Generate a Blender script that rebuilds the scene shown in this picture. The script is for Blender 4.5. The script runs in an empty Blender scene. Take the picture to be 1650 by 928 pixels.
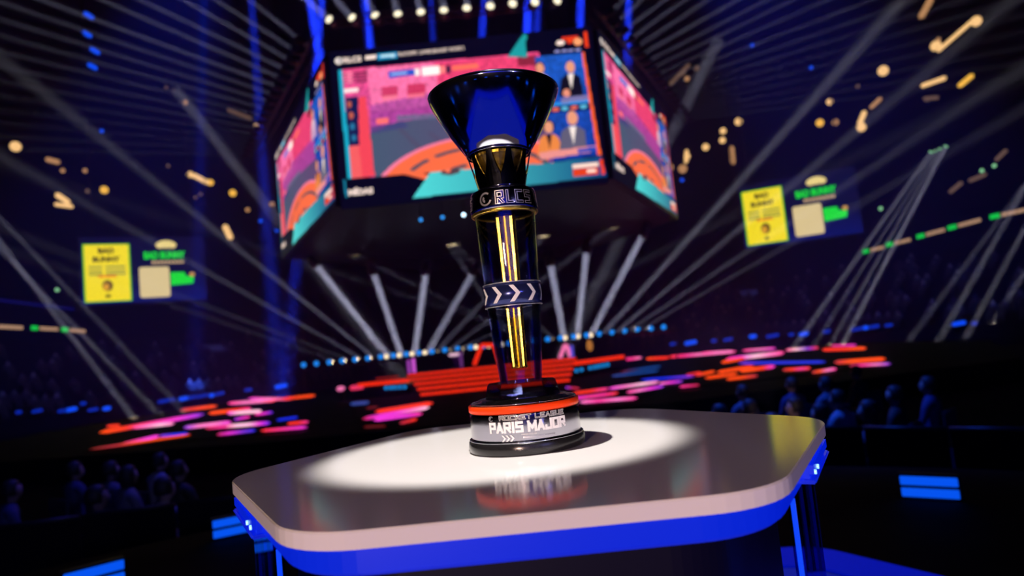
import bpy, bmesh, math, random
import numpy as np
from mathutils import Vector, Matrix
random.seed(7)
sc = bpy.context.scene
COL = sc.collection
PI = math.pi

# ------------------------------------------------------------------ camera
W, H, F = 1650., 928., 1080.
PITCH, ROLL = math.radians(4.8), math.radians(5.65)
EYE = Vector((0, 0, 1.17))
cam = bpy.data.cameras.new('camera')
cam_o = bpy.data.objects.new('camera', cam); COL.objects.link(cam_o)
cam_o.matrix_world = Matrix.Translation(EYE) @ Matrix.Rotation(PI/2 + PITCH, 4, 'X') @ Matrix.Rotation(-ROLL, 4, 'Z')
cam.sensor_width = 36; cam.lens = 36*F/W; cam.clip_end = 300; cam.clip_start = .02
cam.dof.use_dof = True; cam.dof.focus_distance = 1.06; cam.dof.aperture_fstop = 3.0
sc.camera = cam_o

# ------------------------------------------------------------------ world, exposure
world = bpy.data.worlds.new('world'); sc.world = world; world.use_nodes = True
world.node_tree.nodes['Background'].inputs[0].default_value = (.004, .006, .03, 1)
world.node_tree.nodes['Background'].inputs[1].default_value = .3
sc.view_settings.view_transform = 'Standard'; sc.view_settings.look = 'None'
sc.view_settings.exposure = 0; sc.view_settings.gamma = 1
sc.view_settings.use_curve_mapping = False
sc.cycles.use_adaptive_sampling = False
sc.cycles.max_bounces = 7; sc.cycles.diffuse_bounces = 2; sc.cycles.glossy_bounces = 4

# ------------------------------------------------------------------ lamps of the hall
def aim(o, loc, target):
    o.location = loc
    o.rotation_euler = (Vector(target) - Vector(loc)).to_track_quat('-Z', 'Y').to_euler()
def spot(name, loc, target, power, col, angle, blend=.3, size=.1):
    l = bpy.data.lights.new(name, 'SPOT'); l.energy = power; l.color = col
    l.spot_size = math.radians(angle); l.spot_blend = blend; l.shadow_soft_size = size
    o = bpy.data.objects.new(name, l); COL.objects.link(o); aim(o, loc, target); return o
def beam_light(loc, target, rad=.15, power=300, col=(1, .74, .42), spread=1.2):
    l = bpy.data.lights.new('beam_light', 'AREA'); l.shape = 'DISK'; l.size = rad*2
    l.energy = power*1.15; l.color = col; l.spread = math.radians(spread)
    o = bpy.data.objects.new('beam_light', l); COL.objects.link(o); aim(o, loc, target); return o

TC = Vector((0, 1.13, 1.0))                       # where the trophy stands
spot('trophy_spotlight', (-.30, .74, 9.6), (-.045, 1.17, 1.0), 5600, (1, .965, .94), 4.3, .25, .03)
spot('front_of_house_spotlight', (-4.5, -14, 2.35), (0, 1.1, 1.12), 7600, (1, .69, .52), 6.5, .5, .2)
spot('front_of_house_spotlight', (8, -10, 4.0), (0, 1.1, 1.05), 900, (.35, .35, 1), 8, .5, .3)
spot('blue_audience_wash', (1, 11.6, 9), (3.8, 8.8, -.3), 5200, (.01, .085, 1), 46, .5, .3)
spot('blue_audience_wash', (-3, 11.6, 9), (-5.6, 8.2, -.3), 1500, (.06, .06, 1), 40, .5, .3)
spot('blue_hall_wash', (6, 20, 17), (27, 43, 3), 10000, (.02, .10, 1), 40, .6, .4)
spot('blue_hall_wash', (-8, 20, 17), (-27, 42, 2), 8000, (.02, .10, 1), 40, .6, .4)
spot('blue_hall_wash', (0, -8, 14), (0, -29, 4), 42000, (.05, .09, 1), 75, .7, .4)  # added lamp on the unseen back wall, gives the trophy blue to mirror

# ------------------------------------------------------------------ pixel helpers (rays through the calibrated camera)
_f = Vector((0, math.cos(PITCH), math.sin(PITCH))); _r0 = Vector((1, 0, 0)); _u0 = _r0.cross(_f)
_R = _r0*math.cos(ROLL) - _u0*math.sin(ROLL); _U = _u0*math.cos(ROLL) + _r0*math.sin(ROLL)
def ray(x, y): return _f + _R*((x - W/2)/F) + _U*((H/2 - y)/F)
def at_y(x, y, Y): r = ray(x, y); return EYE + r*(Y/r.y)
def at_z(x, y, Z): r = ray(x, y); return EYE + r*((Z - EYE.z)/r.z)
BC = Vector((-1, 28, 0))                          # centre of the bowl
def at_r(x, y, rad):
    d = ray(x, y); e = EYE - BC
    a = d.x**2 + d.y**2; b = 2*(d.x*e.x + d.y*e.y); c = e.x**2 + e.y**2 - rad*rad
    return EYE + d*((-b + math.sqrt(b*b - 4*a*c))/(2*a))
def lin(*c):
    return tuple(((v/255.)/12.92 if v/255. <= .04045 else ((v/255. + .055)/1.055)**2.4) for v in c)

# ------------------------------------------------------------------ materials
MATS = {}
def mat(name, base=(.5, .5, .5), rough=.5, metal=0, emis=None, estr=1, spec=.5, coat=0, var=.12, scale=6, bump=0, light=False, rvar=0):
    if name in MATS: return MATS[name]
    m = bpy.data.materials.new(name); m.use_nodes = True; nt = m.node_tree; N = nt.nodes; L = nt.links
    b = N['Principled BSDF']
    b.inputs['Roughness'].default_value = rough; b.inputs['Metallic'].default_value = metal
    b.inputs['Specular IOR Level'].default_value = spec; b.inputs['Coat Weight'].default_value = coat
    b.inputs['Coat Roughness'].default_value = .05
    tc = N.new('ShaderNodeTexCoord'); nz = N.new('ShaderNodeTexNoise'); nz.inputs['Scale'].default_value = scale
    nz.inputs['Detail'].default_value = 5; L.new(tc.outputs['Object'], nz.inputs['Vector'])
    mx = N.new('ShaderNodeMix'); mx.data_type = 'RGBA'
    mx.inputs[6].default_value = tuple(c*(1 - var) for c in base) + (1,)
    mx.inputs[7].default_value = tuple(min(1, c*(1 + var)) for c in base) + (1,)
    L.new(nz.outputs['Fac'], mx.inputs[0]); L.new(mx.outputs[2], b.inputs['Base Color'])
    if rvar:
        mr = N.new('ShaderNodeMapRange'); mr.inputs[1].default_value = .35; mr.inputs[2].default_value = .7
        mr.inputs[3].default_value = rough; mr.inputs[4].default_value = rough + rvar
        L.new(nz.outputs['Fac'], mr.inputs[0]); L.new(mr.outputs[0], b.inputs['Roughness'])
    if bump:
        bp = N.new('ShaderNodeBump'); bp.inputs['Strength'].default_value = bump; bp.inputs['Distance'].default_value = .01
        L.new(nz.outputs['Fac'], bp.inputs['Height']); L.new(bp.outputs[0], b.inputs['Normal'])
    if emis:
        b.inputs['Emission Color'].default_value = tuple(emis) + (1,); b.inputs['Emission Strength'].default_value = estr
        if not light: m.cycles.emission_sampling = 'NONE'
    MATS[name] = m; return m
def glass(name, tint=(.8, .85, 1), refl=.12, rough=.0):
    m = bpy.data.materials.new(name); m.use_nodes = True; nt = m.node_tree; N = nt.nodes; L = nt.links; N.clear()
    o = N.new('ShaderNodeOutputMaterial'); t = N.new('ShaderNodeBsdfTransparent'); t.inputs[0].default_value = tint + (1,)
    g = N.new('ShaderNodeBsdfGlossy'); g.inputs['Roughness'].default_value = rough; g.inputs[0].default_value = (1, 1, 1, 1)
    lw = N.new('ShaderNodeLayerWeight'); lw.inputs[0].default_value = .28
    mr = N.new('ShaderNodeMapRange'); mr.inputs[3].default_value = refl; mr.inputs[4].default_value = .85
    mx = N.new('ShaderNodeMixShader')
    L.new(lw.outputs['Fresnel'], mr.inputs[0]); L.new(mr.outputs[0], mx.inputs[0]); L.new(t.outputs[0], mx.inputs[1]); L.new(g.outputs[0], mx.inputs[2])
    L.new(mx.outputs[0], o.inputs['Surface']); MATS[name] = m; return m
def picture_mat(name, strength=1.):
    m = bpy.data.materials.new(name); m.use_nodes = True; nt = m.node_tree; N = nt.nodes; L = nt.links
    b = N['Principled BSDF']; b.inputs['Base Color'].default_value = (.01, .01, .012, 1); b.inputs['Roughness'].default_value = .4
    b.inputs['Specular IOR Level'].default_value = .2
    a = N.new('ShaderNodeAttribute'); a.attribute_name = 'Col'
    L.new(a.outputs['Color'], b.inputs['Emission Color']); b.inputs['Emission Strength'].default_value = strength
    m.cycles.emission_sampling = 'NONE'; MATS[name] = m; return m
def glow(name, srgb, s=1., light=False):
    return mat('glow_' + name, (.004, .004, .004), .5, spec=.1, emis=lin(*srgb), estr=s, light=light)

M_dark = mat('black_housing', (.012, .012, .016), .45, spec=.3)
M_truss = mat('dark_truss_metal', (.02, .02, .03), .5, .4)
M_floor = mat('black_stage_floor', (.0012, .0014, .004), .7, spec=.06, rvar=.15, scale=1.5)
M_conc = mat('dark_concrete', (.004, .006, .020), .9, spec=.03, scale=.6)
M_ceil = mat('black_drape', (.0005, .0006, .0016), 1., spec=0, scale=.3)
M_seat = mat('dark_seat_plastic', (.02, .02, .05), .5)
M_table = mat('cream_lacquer', (.78, .725, .69), .11, spec=.28, var=.015, scale=3)
M_tedge = M_table
M_chrome = mat('polished_chrome', (.72, .74, .80), .035, 1, var=.03, scale=14, rvar=.05)
M_cup = mat('cup_dark_chrome', (.72, .76, .90), .025, 1, var=.06, scale=16, rvar=.14)
M_dchrome = mat('black_chrome', (.34, .33, .38), .09, 1, var=.2, scale=18, rvar=.1)
M_black = mat('black_gloss', (.03, .028, .03), .12, .6, var=.3, scale=30, rvar=.2)
M_orange = mat('orange_band', (1., .055, .004), .4, spec=.15, var=.03)
M_gold = mat('gold', (.98, .58, .07), .22, 1, var=.25, scale=60, rvar=.2)
M_silver = mat('silver_letter', (.80, .76, .76), .38, .85, var=.05)
M_white = mat('white_print', (.88, .86, .85), .45, var=.02)
M_navy = mat('navy_band', (.03, .04, .16), .2, .6, var=.2, scale=20)
M_glass = glass('clear_acrylic', (.90, .92, 1.), .09)
M_step = glass('smoked_acrylic', (.62, .62, .70), .16)
M_leg = glass('blue_acrylic', (.10, .16, .75), .06)
M_pic = picture_mat('led_picture', 1.2)
M_led = picture_mat('led_floor_light', 1.25)

# ------------------------------------------------------------------ building helpers
def thing(name, label, cat, loc=(0, 0, 0), rot=(0, 0, 0), group=None):
    o = bpy.data.objects.new(name, None); COL.objects.link(o); o.empty_display_size = .1
    o.location = loc; o.rotation_euler = rot; tag(o, label, cat, group); return o
def tag(o, label=None, cat=None, group=None, kind=None):
    if label: o['label'] = label
    if cat: o['category'] = cat
    if group: o['group'] = group
    if kind: o['kind'] = kind
    return o
def obj(name, me, m=None, parent=None, loc=None, rot=None):
    if isinstance(me, bmesh.types.BMesh):
        d = bpy.data.meshes.new(name); me.to_mesh(d); me.free(); me = d
    o = bpy.data.objects.new(name, me); COL.objects.link(o)
    if m: 
        if not me.materials: me.materials.append(m)
    if parent: o.parent = parent
    if loc is not None: o.location = loc
    if rot is not None: o.rotation_euler = rot
    return o
def dup(root, loc=None, rot=None, label=None, group=None):
    r = root.copy(); COL.objects.link(r)
    if loc is not None: r.location = loc
    if rot is not None: r.rotation_euler = rot
    if label: r['label'] = label
    if group: r['group'] = group
    for ch in list(root.children):
        c = ch.copy(); COL.objects.link(c); c.parent = r
        for g in ch.children:
            d = g.copy(); COL.objects.link(d); d.parent = c
    return r
def box(bm, c, s, bev=0, rotm=None):
    r = bmesh.ops.create_cube(bm, size=1); vs = r['verts']
    bmesh.ops.scale(bm, vec=s, verts=vs)
    if rotm is not None: bmesh.ops.rotate(bm, matrix=rotm, cent=(0, 0, 0), verts=vs)
    bmesh.ops.translate(bm, vec=c, verts=vs)
    if bev:
        es = list({e for v in vs for e in v.link_edges})
        bmesh.ops.bevel(bm, geom=es, offset=bev, segments=2, affect='EDGES')
    return bm
def boxm(c, s, bev=0, rotm=None): return box(bmesh.new(), c, s, bev, rotm)
def lathe(profile, n=96, smooth=True, closed=False, phase=0.):
    bm = bmesh.new(); rings = []
    for r, z in profile:
        if r < 1e-6: rings.append([bm.verts.new((0, 0, z))])
        else: rings.append([bm.verts.new((r*math.cos(2*PI*(k + phase)/n), r*math.sin(2*PI*(k + phase)/n), z)) for k in range(n)])
    pr = list(zip(rings, rings[1:])) + ([(rings[-1], rings[0])] if closed else [])
    for a, b in pr:
        for k in range(n):
            k2 = (k + 1) % n
            if len(a) == 1 and len(b) == 1: continue
            f = [a[0], b[k], b[k2]] if len(a) == 1 else ([a[k], a[k2], b[0]] if len(b) == 1 else [a[k], a[k2], b[k2], b[k]])
            try: bm.faces.new(f)
            except ValueError: pass
    for f in bm.faces: f.smooth = smooth
    bmesh.ops.recalc_face_normals(bm, faces=bm.faces)
    return bm
def torus(R, r, z, n=96, m=10):
    return lathe([(R + r*math.cos(2*PI*k/m), z + r*math.sin(2*PI*k/m)) for k in range(m)], n, True, True)
def tube(bm, a, b, r, n=8, r2=None, cap=True):
    a = Vector(a); b = Vector(b); d = (b - a); q = d.to_track_quat('Z', 'Y').to_matrix(); r2 = r if r2 is None else r2
    A = [bm.verts.new(a + q @ Vector((r*math.cos(2*PI*k/n), r*math.sin(2*PI*k/n), 0))) for k in range(n)]
    B = [bm.verts.new(b + q @ Vector((r2*math.cos(2*PI*k/n), r2*math.sin(2*PI*k/n), 0))) for k in range(n)]
    for k in range(n):
        f = bm.faces.new([A[k], A[(k+1) % n], B[(k+1) % n], B[k]]); f.smooth = n > 6
    if cap: bm.faces.new(A[::-1]); bm.faces.new(B)
    return bm
def prism(poly, z0, z1, bev=0):
    bm = bmesh.new()
    A = [bm.verts.new((x, y, z0)) for x, y in poly]; B = [bm.verts.new((x, y, z1)) for x, y in poly]
    n = len(poly)
    bm.faces.new(A[::-1]); top = bm.faces.new(B)
    for k in range(n): bm.faces.new([A[k], A[(k+1) % n], B[(k+1) % n], B[k]])
    bmesh.ops.recalc_face_normals(bm, faces=bm.faces)
    if bev:
        es = [e for e in bm.edges if abs(e.verts[0].co.z - e.verts[1].co.z) < 1e-6]
        bmesh.ops.bevel(bm, geom=es, offset=bev, segments=2, affect='EDGES')
    return bm
def text_mesh(body, size, bold=0., ext=0., space=1., align='CENTER'):
    c = bpy.data.curves.new('lettering', 'FONT'); c.body = body; c.size = size; c.offset = bold; c.extrude = ext
    c.align_x = align; c.align_y = 'BOTTOM_BASELINE'; c.space_character = space; c.resolution_u = 3
    o = bpy.data.objects.new('lettering', c); COL.objects.link(o)
    me = bpy.data.meshes.new_from_object(o.evaluated_get(bpy.context.evaluated_depsgraph_get()))
    bpy.data.objects.remove(o); bpy.data.curves.remove(c); me.materials.clear(); return me
def fit(me, w, h):
    """scale a flat lettering mesh to width w and height h, centred, baseline at 0"""
    xs = [v.co.x for v in me.vertices]; ys = [v.co.y for v in me.vertices]
    sx = w/(max(xs) - min(xs)); sy = h/(max(ys) - min(ys)); cx = (max(xs) + min(xs))/2
    for v in me.vertices: v.co.x = (v.co.x - cx)*sx; v.co.y = (v.co.y - min(ys))*sy
    return me
def wrap(me, R, z0, ang0, lift=.0006, taper=0., maxstep=.006):
    """wrap a flat mesh (x along, y up) onto a cylinder of radius R, facing -Y at angle 0"""
    bm = bmesh.new(); bm.from_mesh(me)
    bmesh.ops.triangulate(bm, faces=bm.faces)
    for _ in range(3):
        es = [e for e in bm.edges if abs(e.verts[0].co.x - e.verts[1].co.x) > maxstep]
        if not es: break
        bmesh.ops.subdivide_edges(bm, edges=es, cuts=1)
        bmesh.ops.triangulate(bm, faces=bm.faces)
    for v in bm.verts:
        a = ang0 + v.co.x/R; r = R + lift + v.co.z + taper*v.co.y
        v.co = Vector((r*math.sin(a), -r*math.cos(a), z0 + v.co.y))
    bm.to_mesh(me); bm.free(); return me
def wall_text(body, w, h, m, parent, loc, rot, bold=.0, name='lettering'):
    me = fit(text_mesh(body, 1, bold), w, h); return obj(name, me, m, parent, loc, rot)
def flat(name, pts, m, parent=None, colors=None):
    """flat polygon from 3D points with vertex colours"""
    me = bpy.data.meshes.new(name); me.from_pydata([tuple(p) for p in pts], [], [list(range(len(pts)))]); me.update()
    if colors is not None:
        a = me.color_attributes.new('Col', 'FLOAT_COLOR', 'POINT')
        for i, c in enumerate(colors): a.data[i].color = tuple(c) + (1,)
    return obj(name, me, m, parent)

# block letters drawn as strokes on a 1 x 1 cell
GLY = {'P': [[(0, 0), (0, 1), (1, 1), (1, .45), (0, .45)]], 'A': [[(0, 0), (.5, 1), (1, 0)], [(.2, .3), (.8, .3)]], 'R': [[(0, 0), (0, 1), (1, 1), (1, .45), (0, .45)], [(.45, .45), (1, 0)]],
       'I': [[(.5, 0), (.5, 1)]], 'S': [[(1, 1), (0, 1), (0, .52), (1, .52), (1, 0), (0, 0)]], 'M': [[(0, 0), (0, 1), (.5, .3), (1, 1), (1, 0)]], 'J': [[(1, 1), (1, 0), (0, 0), (0, .3)]],
       'O': [[(0, 0), (0, 1), (1, 1), (1, 0), (0, 0)]], 'C': [[(1, 1), (0, 1), (0, 0), (1, 0)]], 'K': [[(0, 0), (0, 1)], [(1, 1), (.1, .5), (1, 0)]], 'E': [[(1, 1), (0, 1), (0, 0), (1, 0)], [(0, .5), (.8, .5)]],
       'T': [[(0, 1), (1, 1)], [(.5, 1), (.5, 0)]], 'L': [[(0, 1), (0, 0), (1, 0)]], 'G': [[(1, 1), (0, 1), (0, 0), (1, 0), (1, .48), (.55, .48)]], 'U': [[(0, 1), (0, 0), (1, 0), (1, 1)]]}
def block_mesh(word, w, h, t, gap=.42, wide=None):
    wd = {'I': .25, 'M': 1.25, ' ': .22, 'O': 1.05}; units = sum(wd.get(c, 1.) for c in word) + gap*(len(word) - 1)
    u = (w - t)/units; V = []; Fc = []; x = -(w - t)/2; hh = h - t
    for c in word:
        cw = wd.get(c, 1.)*u
        for pl_ in GLY.get(c, []):
            P_ = [Vector((x + px*cw if c != 'I' else x + cw/2, t/2 + py*hh)) for px, py in pl_]
            for a, b in zip(P_, P_[1:]):
                d = (b - a).normalized()*(t/2); n = Vector((-d.y, d.x)); a2 = a - d; b2 = b + d; i = len(V)
                V += [(q_.x, q_.y, 0) for q_ in (a2 + n, a2 - n, b2 - n, b2 + n)]; Fc.append((i, i + 1, i + 2, i + 3))
        x += cw + gap*u
    V = [(a, min(max(b, 0), h), c_) for a, b, c_ in V]
    me = bpy.data.meshes.new('lettering'); me.from_pydata(V, [], Fc); me.update(); return me

# ------------------------------------------------------------------ setting: floor, platform, bowl, ceiling
ZF, ZD = -1.2, -.6
tag(obj('floor', boxm((-1, 20, ZF - .1), (90, 104, .2)), M_conc), kind='structure')
tag(obj('ceiling', boxm((-1, 20, 31), (90, 104, .4)), M_ceil), kind='structure')
YB = -30.
def stadium(name, prof, m, n=72):
    """sweep a closed (radius, height) profile along a U: straight sides, round far end"""
    bm = bmesh.new(); rows = []
    path = [(None, 1)] + [(PI*k/n, 0) for k in range(n + 1)] + [(None, -1)]
    for a, sd in path:
        row = []
        for r, z in prof:
            if a is None: row.append(bm.verts.new((BC.x + r*sd, YB, z)))
            else: row.append(bm.verts.new((BC.x + r*math.cos(a), BC.y + r*math.sin(a), z)))
        rows.append(row)
    K = len(prof)
    for A, B in zip(rows, rows[1:]):
        for k in range(K): bm.faces.new([A[k], A[(k+1) % K], B[(k+1) % K], B[k]])
    bm.faces.new(rows[0]); bm.faces.new(rows[-1][::-1]); bmesh.ops.recalc_face_normals(bm, faces=bm.faces)
    return tag(obj(name, bm, m), kind='structure')
RB = 33.5
stadium('wall_outer', [(RB + 9.6, ZF), (RB + 9.6, 31), (RB + 10, 31), (RB + 10, ZF)], M_ceil)
tag(obj('wall_back', boxm((BC.x, YB - .3, 14.9), (88, .6, 32.2)), mat('blue_reflector', (.05, .08, .34), .9, spec=.05, var=.5, scale=.8)), kind='structure')  # unseen wall, blue colour added so the trophy column reflects blue
prof = [(RB - 8.0, ZF)]
for k in range(11):
    r0 = RB - 8.0 + k*.95; z = -.12 + k*.42
    prof += [(r0, z), (r0 + .95, z)]
prof += [(prof[-1][0], ZF)]
stadium('wall_stands', prof, M_conc)
stadium('wall_balcony', [(RB + 2.7, 4.5), (RB + 2.7, 6.9), (RB + 3.0, 6.9), (RB + 3.0, 4.5)], M_conc)
# round platform that carries the pedestal and the camera
o = obj('floor_platform', lathe([(0, ZF), (4.75, ZF), (4.8, ZF + .04), (4.8, -.04), (4.76, 0), (0, 0)], 96, False), M_floor)
o.location = (0, 1.12, 0); tag(o, kind='structure')
# stage deck
deck = [(-19, 19), (-6, 16.5), (4, 16.5), (14, 19), (19.5, 28), (18.5, 40), (9, 47), (-11, 47), (-19.5, 40), (-20.5, 28)]
tag(obj('floor_stage', prism(deck, ZF, ZD), M_floor), kind='structure')

# ------------------------------------------------------------------ pedestal table
HC = (0, 1.12)
def hexagon(R, cr, seg=8):
    pts = []
    for k in range(6):
        a = PI/3*k; v = Vector((R*math.cos(a), R*math.sin(a))); d = v.normalized()
        # corner arc: interior angle 120
        c = d*(R - cr/math.cos(PI/6))
        for s in range(seg + 1):
            t = a - PI/6 + PI/3*s/seg; pts.append((c.x + cr*math.cos(t), c.y + cr*math.sin(t)))
    return pts
tb = thing('pedestal_table', 'cream hexagonal display table with glowing blue apron under the trophy', 'table', (HC[0], HC[1], 0))
obj('tabletop', prism(hexagon(.497, .125), .981, 1.0, .0014), M_table, tb)
M_apron = mat('blue_apron', (.004, .02, .25), .25, emis=lin(0, 24, 190), estr=1.0, light=True, var=.3, scale=5)
M_apron_rim = mat('blue_apron_rim', (.01, .03, .4), .2, emis=lin(0, 14, 150), estr=1.0, var=.3)
ap = obj('apron', prism(hexagon(.482, .125), .9535, .9808, .001), M_apron, tb)
obj('apron_rim', prism(hexagon(.476, .122), .9490, .9534, .0015), M_apron_rim, ap)
obj('column', prism(hexagon(.40, .09), .0, .9489), mat('dark_navy_panel', (.004, .003, .013), .4, spec=.12), tb)
M_edge = glow('leg_edge', (10, 70, 250), 1.0, True)
M_edge2 = glow('leg_edge_dim', (4, 20, 120), .8)
def leg(sx):
    # upright acrylic sheet hung under the slanting side of the hexagon
    a = Vector((sx*.432, -.030)); b = Vector((sx*.338, -.200))
    e = (b - a); n = Vector((e.y, -e.x)).normalized()
    if n.x*sx < 0: n = -n
    def P(p, z, off=0): q_ = p + n*off; return (q_.x, q_.y, z)
    bm = bmesh.new(); t = .014; rows = []
    a_in = a - n*.02 + Vector((-sx*.004, .16))
    for z in (0.001, .948): rows.append([bm.verts.new(P(a, z)), bm.verts.new(P(b, z)), bm.verts.new(P(b, z, t)), bm.verts.new(P(a, z, t))])
    for r0, r1 in zip(rows, rows[1:]):
        for k in range(4): bm.faces.new([r0[k], r0[(k+1) % 4], r1[(k+1) % 4], r1[k]])
    bm.faces.new(rows[0][::-1]); bm.faces.new(rows[-1]); bmesh.ops.recalc_face_normals(bm, faces=bm.faces)
    lg = obj('leg', bm, M_leg, tb)
    bm = bmesh.new(); tube(bm, P(b, .003, t/2), P(b, .930, t/2), .0036, 8); obj('edge_strip', bm, M_edge, lg)
    bm = bmesh.new(); tube(bm, P(a, .003, t/2), P(a, .945, t/2), .0024, 8); obj('edge_strip', bm, M_edge2, lg)
    m3 = Matrix(((e.normalized().x, n.x, 0), (e.normalized().y, n.y, 0), (0, 0, 1)))
    q_ = a.lerp(b, .42) + n*.022; bm = bmesh.new(); box(bm, (q_.x, q_.y, .9655), (e.length*1.12, .030, .024), .006, m3); obj('bracket', bm, M_apron, lg)
    q_ = a.lerp(b, .42) + n*.022; bm = bmesh.new(); box(bm, (q_.x, q_.y, .9505), (e.length*1.14, .034, .005), .002, m3); obj('bracket_rim', bm, M_apron_rim, lg)
    for s_ in (.80, .98):
        q_ = a.lerp(b, s_ - .06) + n*.0395
        bm = bmesh.new(); tube(bm, (q_.x - n.x*.004, q_.y - n.y*.004, .962), (q_.x, q_.y, .962), .0032, 12)
        obj('screw', bm, mat('screw_glint', (.9, .9, .95), .15, 1, emis=lin(150, 215, 255), estr=1.6), lg)  # screws are no lamps, emission stands in for their glint
leg(-1); leg(1)

# ------------------------------------------------------------------ trophy
tr = thing('trophy', 'tall trophy with chrome cup, clear gold-cored column and black base on the table', 'trophy', TC + Vector((0, 0, .0002)))
obj('plinth', lathe([(0, 0), (.0935, 0), (.0955, .0015), (.0965, .010), (.0955, .0165), (.0940, .0195), (.0900, .0195), (.0895, .0180), (0, .0180)]), M_black, tr)
obj('plinth_rim', torus(.0935, .0009, .0200), M_chrome, tr)
dr = obj('base_drum', lathe([(.0890, .0185), (.0905, .0215), (.0908, .060), (.0905, .0648), (0, .0648)]), M_dchrome, tr)
obj('orange_band', lathe([(.0, .0648), (.0905, .0648), (.0917, .0655), (.0917, .0745), (.0905, .0757), (.0, .0757)]), M_orange, tr)
obj('shoulder', lathe([(.0880, .0757), (.0870, .0785), (.0760, .0800), (.0740, .0830), (.0, .0835)]), M_black, tr)
obj('shoulder_rim', torus(.0870, .0009, .0780), M_chrome, tr)
# lettering on the drum
def drum_text(body, w, h, z, ang, m, bold=.02, name='lettering', lift=.0004, space=1.):
    me = wrap(fit(text_mesh(body, 1, bold, 0, space), w, h), .0908, z, math.radians(ang), lift); return obj(name, me, m, dr)
obj('lettering', wrap(block_mesh('PARIS MAJOR', .1290, .0172, .0040, .50), .0908, .0352, math.radians(2.5), .0004), M_white, dr)
obj('lettering', wrap(block_mesh('ROCKET LEAGUE', .1080, .0080, .0020, .55), .0908, .0545, math.radians(8), .0004), M_white, dr)
obj('lettering', wrap(block_mesh('ROCKET LEAGUE', .1068, .0070, .0009, .57), .0908, .0550, math.radians(8), .0007), M_black, dr)
# round emblem before the words
def ring_flat(r0, r1, n=28, a0=0, a1=2*PI):
    me = bpy.data.meshes.new('emblem'); v = []; f = []
    for k in range(n + 1):
        a = a0 + (a1 - a0)*k/n; v += [(r0*math.cos(a), r0*math.sin(a), 0), (r1*math.cos(a), r1*math.sin(a), 0)]
        if k: f.append((2*k - 2, 2*k - 1, 2*k + 1, 2*k))
    me.from_pydata(v, [], f); return me
for a0, a1, r0, r1 in ((.5, 5.6, .0031, .0040), (1.2, 4.2, .0012, .0021)):
    obj('emblem', wrap(ring_flat(r0, r1, 24, a0, a1), .0908, .0580, math.radians(-35.5), .0005), M_silver, dr)
drum_text('PRESENTED BY', .024, .0019, .0312, 3, M_white, .02)
obj('fine_print', wrap(block_mesh('I'*30, .052, .0026, .0007, 4.), .0908, .0262, math.radians(13), .0005), M_silver, dr)
def chevron_mesh(w, h, t):
    me = bpy.data.meshes.new('chevron')
    v = [(0, 0, 0), (t, 0, 0), (t + w, h/2, 0), (t, h, 0), (0, h, 0), (w, h/2, 0)]
    me.from_pydata(v, [], [(0, 1, 2, 5), (5, 2, 3, 4)]); return me
for k in range(3):
    obj('chevron', wrap(chevron_mesh(.0042, .0098, .0030), .0908, .0226, math.radians(-25 + 4.3*k), .0005, maxstep=.002), M_white, dr)
# glass step, faceted
obj('glass_step', lathe([(0, .0836), (.0645, .0836), (.0635, .0905), (.0590, .1065), (.0575, .1080), (0, .1080)], 10, False, phase=.5), M_step, tr)
obj('step_rim', torus(.0640, .0007, .0842), M_chrome, tr)
# column
gc = obj('glass_column', lathe([(.0350, .1081), (.0457, .2335), (.0465, .2715), (.0515, .3885)], 96), M_glass, tr)
obj('inner_tube', lathe([(.0322, .1081), (.0428, .2335), (.0436, .2715), (.0485, .3885)], 96), M_glass, gc)
bm = bmesh.new()
for k in range(9):
    a = 2*PI*k/9; c, s = math.cos(a), math.sin(a)
    tube(bm, (.0092*c, .0092*s, .1325), (.0128*c, .0128*s, .3895), .0042, 6, .0054)
tube(bm, (0, 0, .1326), (0, 0, .3894), .0095, 12, .0122)
core = obj('gold_core', bm, M_gold, tr)
obj('core_foot', lathe([(0, .1300), (.0135, .1300), (.0145, .1325), (.0, .1330)], 32), M_gold, core)
# chevron band
bd = obj('chevron_band', lathe([(.0462, .2335), (.0480, .2335), (.0485, .2715), (.0467, .2715)], 96, True, True), M_navy, tr)
obj('band_rim', torus(.0482, .0007, .2335), M_silver, bd); obj('band_rim', torus(.0487, .0007, .2715), M_silver, bd)
for k in range(10):
    obj('chevron', wrap(chevron_mesh(.0105, .0270, .0075), .0484, .2390, math.radians(-6 + 36*k), .0006, maxstep=.003), M_white, bd)
# collar with lettering
cl = obj('collar', lathe([(.0500, .3935), (.0572, .3935), (.0575, .4000), (.0556, .4235), (.0535, .4285), (.0430, .4330), (.0, .4332)]), M_dchrome, tr)
obj('gold_lip', lathe([(.0480, .3885), (.0560, .3885), (.0572, .3900), (.0572, .3925), (.0558, .3935), (.0480, .3935)], 96, True, True), M_gold, tr)
obj('collar_rim', torus(.0425, .0011, .4335), M_dchrome, cl)
for rep in range(3):
    base = 120*rep
    for ch, ang, w in (('R', -6, .0150), ('L', 11, .0125), ('C', 27.5, .0145), ('S', 45, .0145)):
        obj('lettering', wrap(block_mesh(ch, w, .0230, .0048), .0574, .3985, math.radians(base + ang), .0006, -.081, .003), M_silver, cl)
        obj('lettering_inset', wrap(block_mesh(ch, w - .0022, .0208, .0022), .0574, .3996, math.radians(base + ang), .0009, -.081, .003), M_dchrome, cl)
    for a0, a1, r0, r1 in ((.9, 6.0, .0085, .0115), (2.2, 4.6, .0020, .0058)):
        me = ring_flat(r0, r1, 28, a0, a1)
        for v in me.vertices: v.co.y += .0115
        obj('emblem', wrap(me, .0574, .3985, math.radians(base - 31), .0006, -.081, .003), M_silver, cl)
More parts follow.
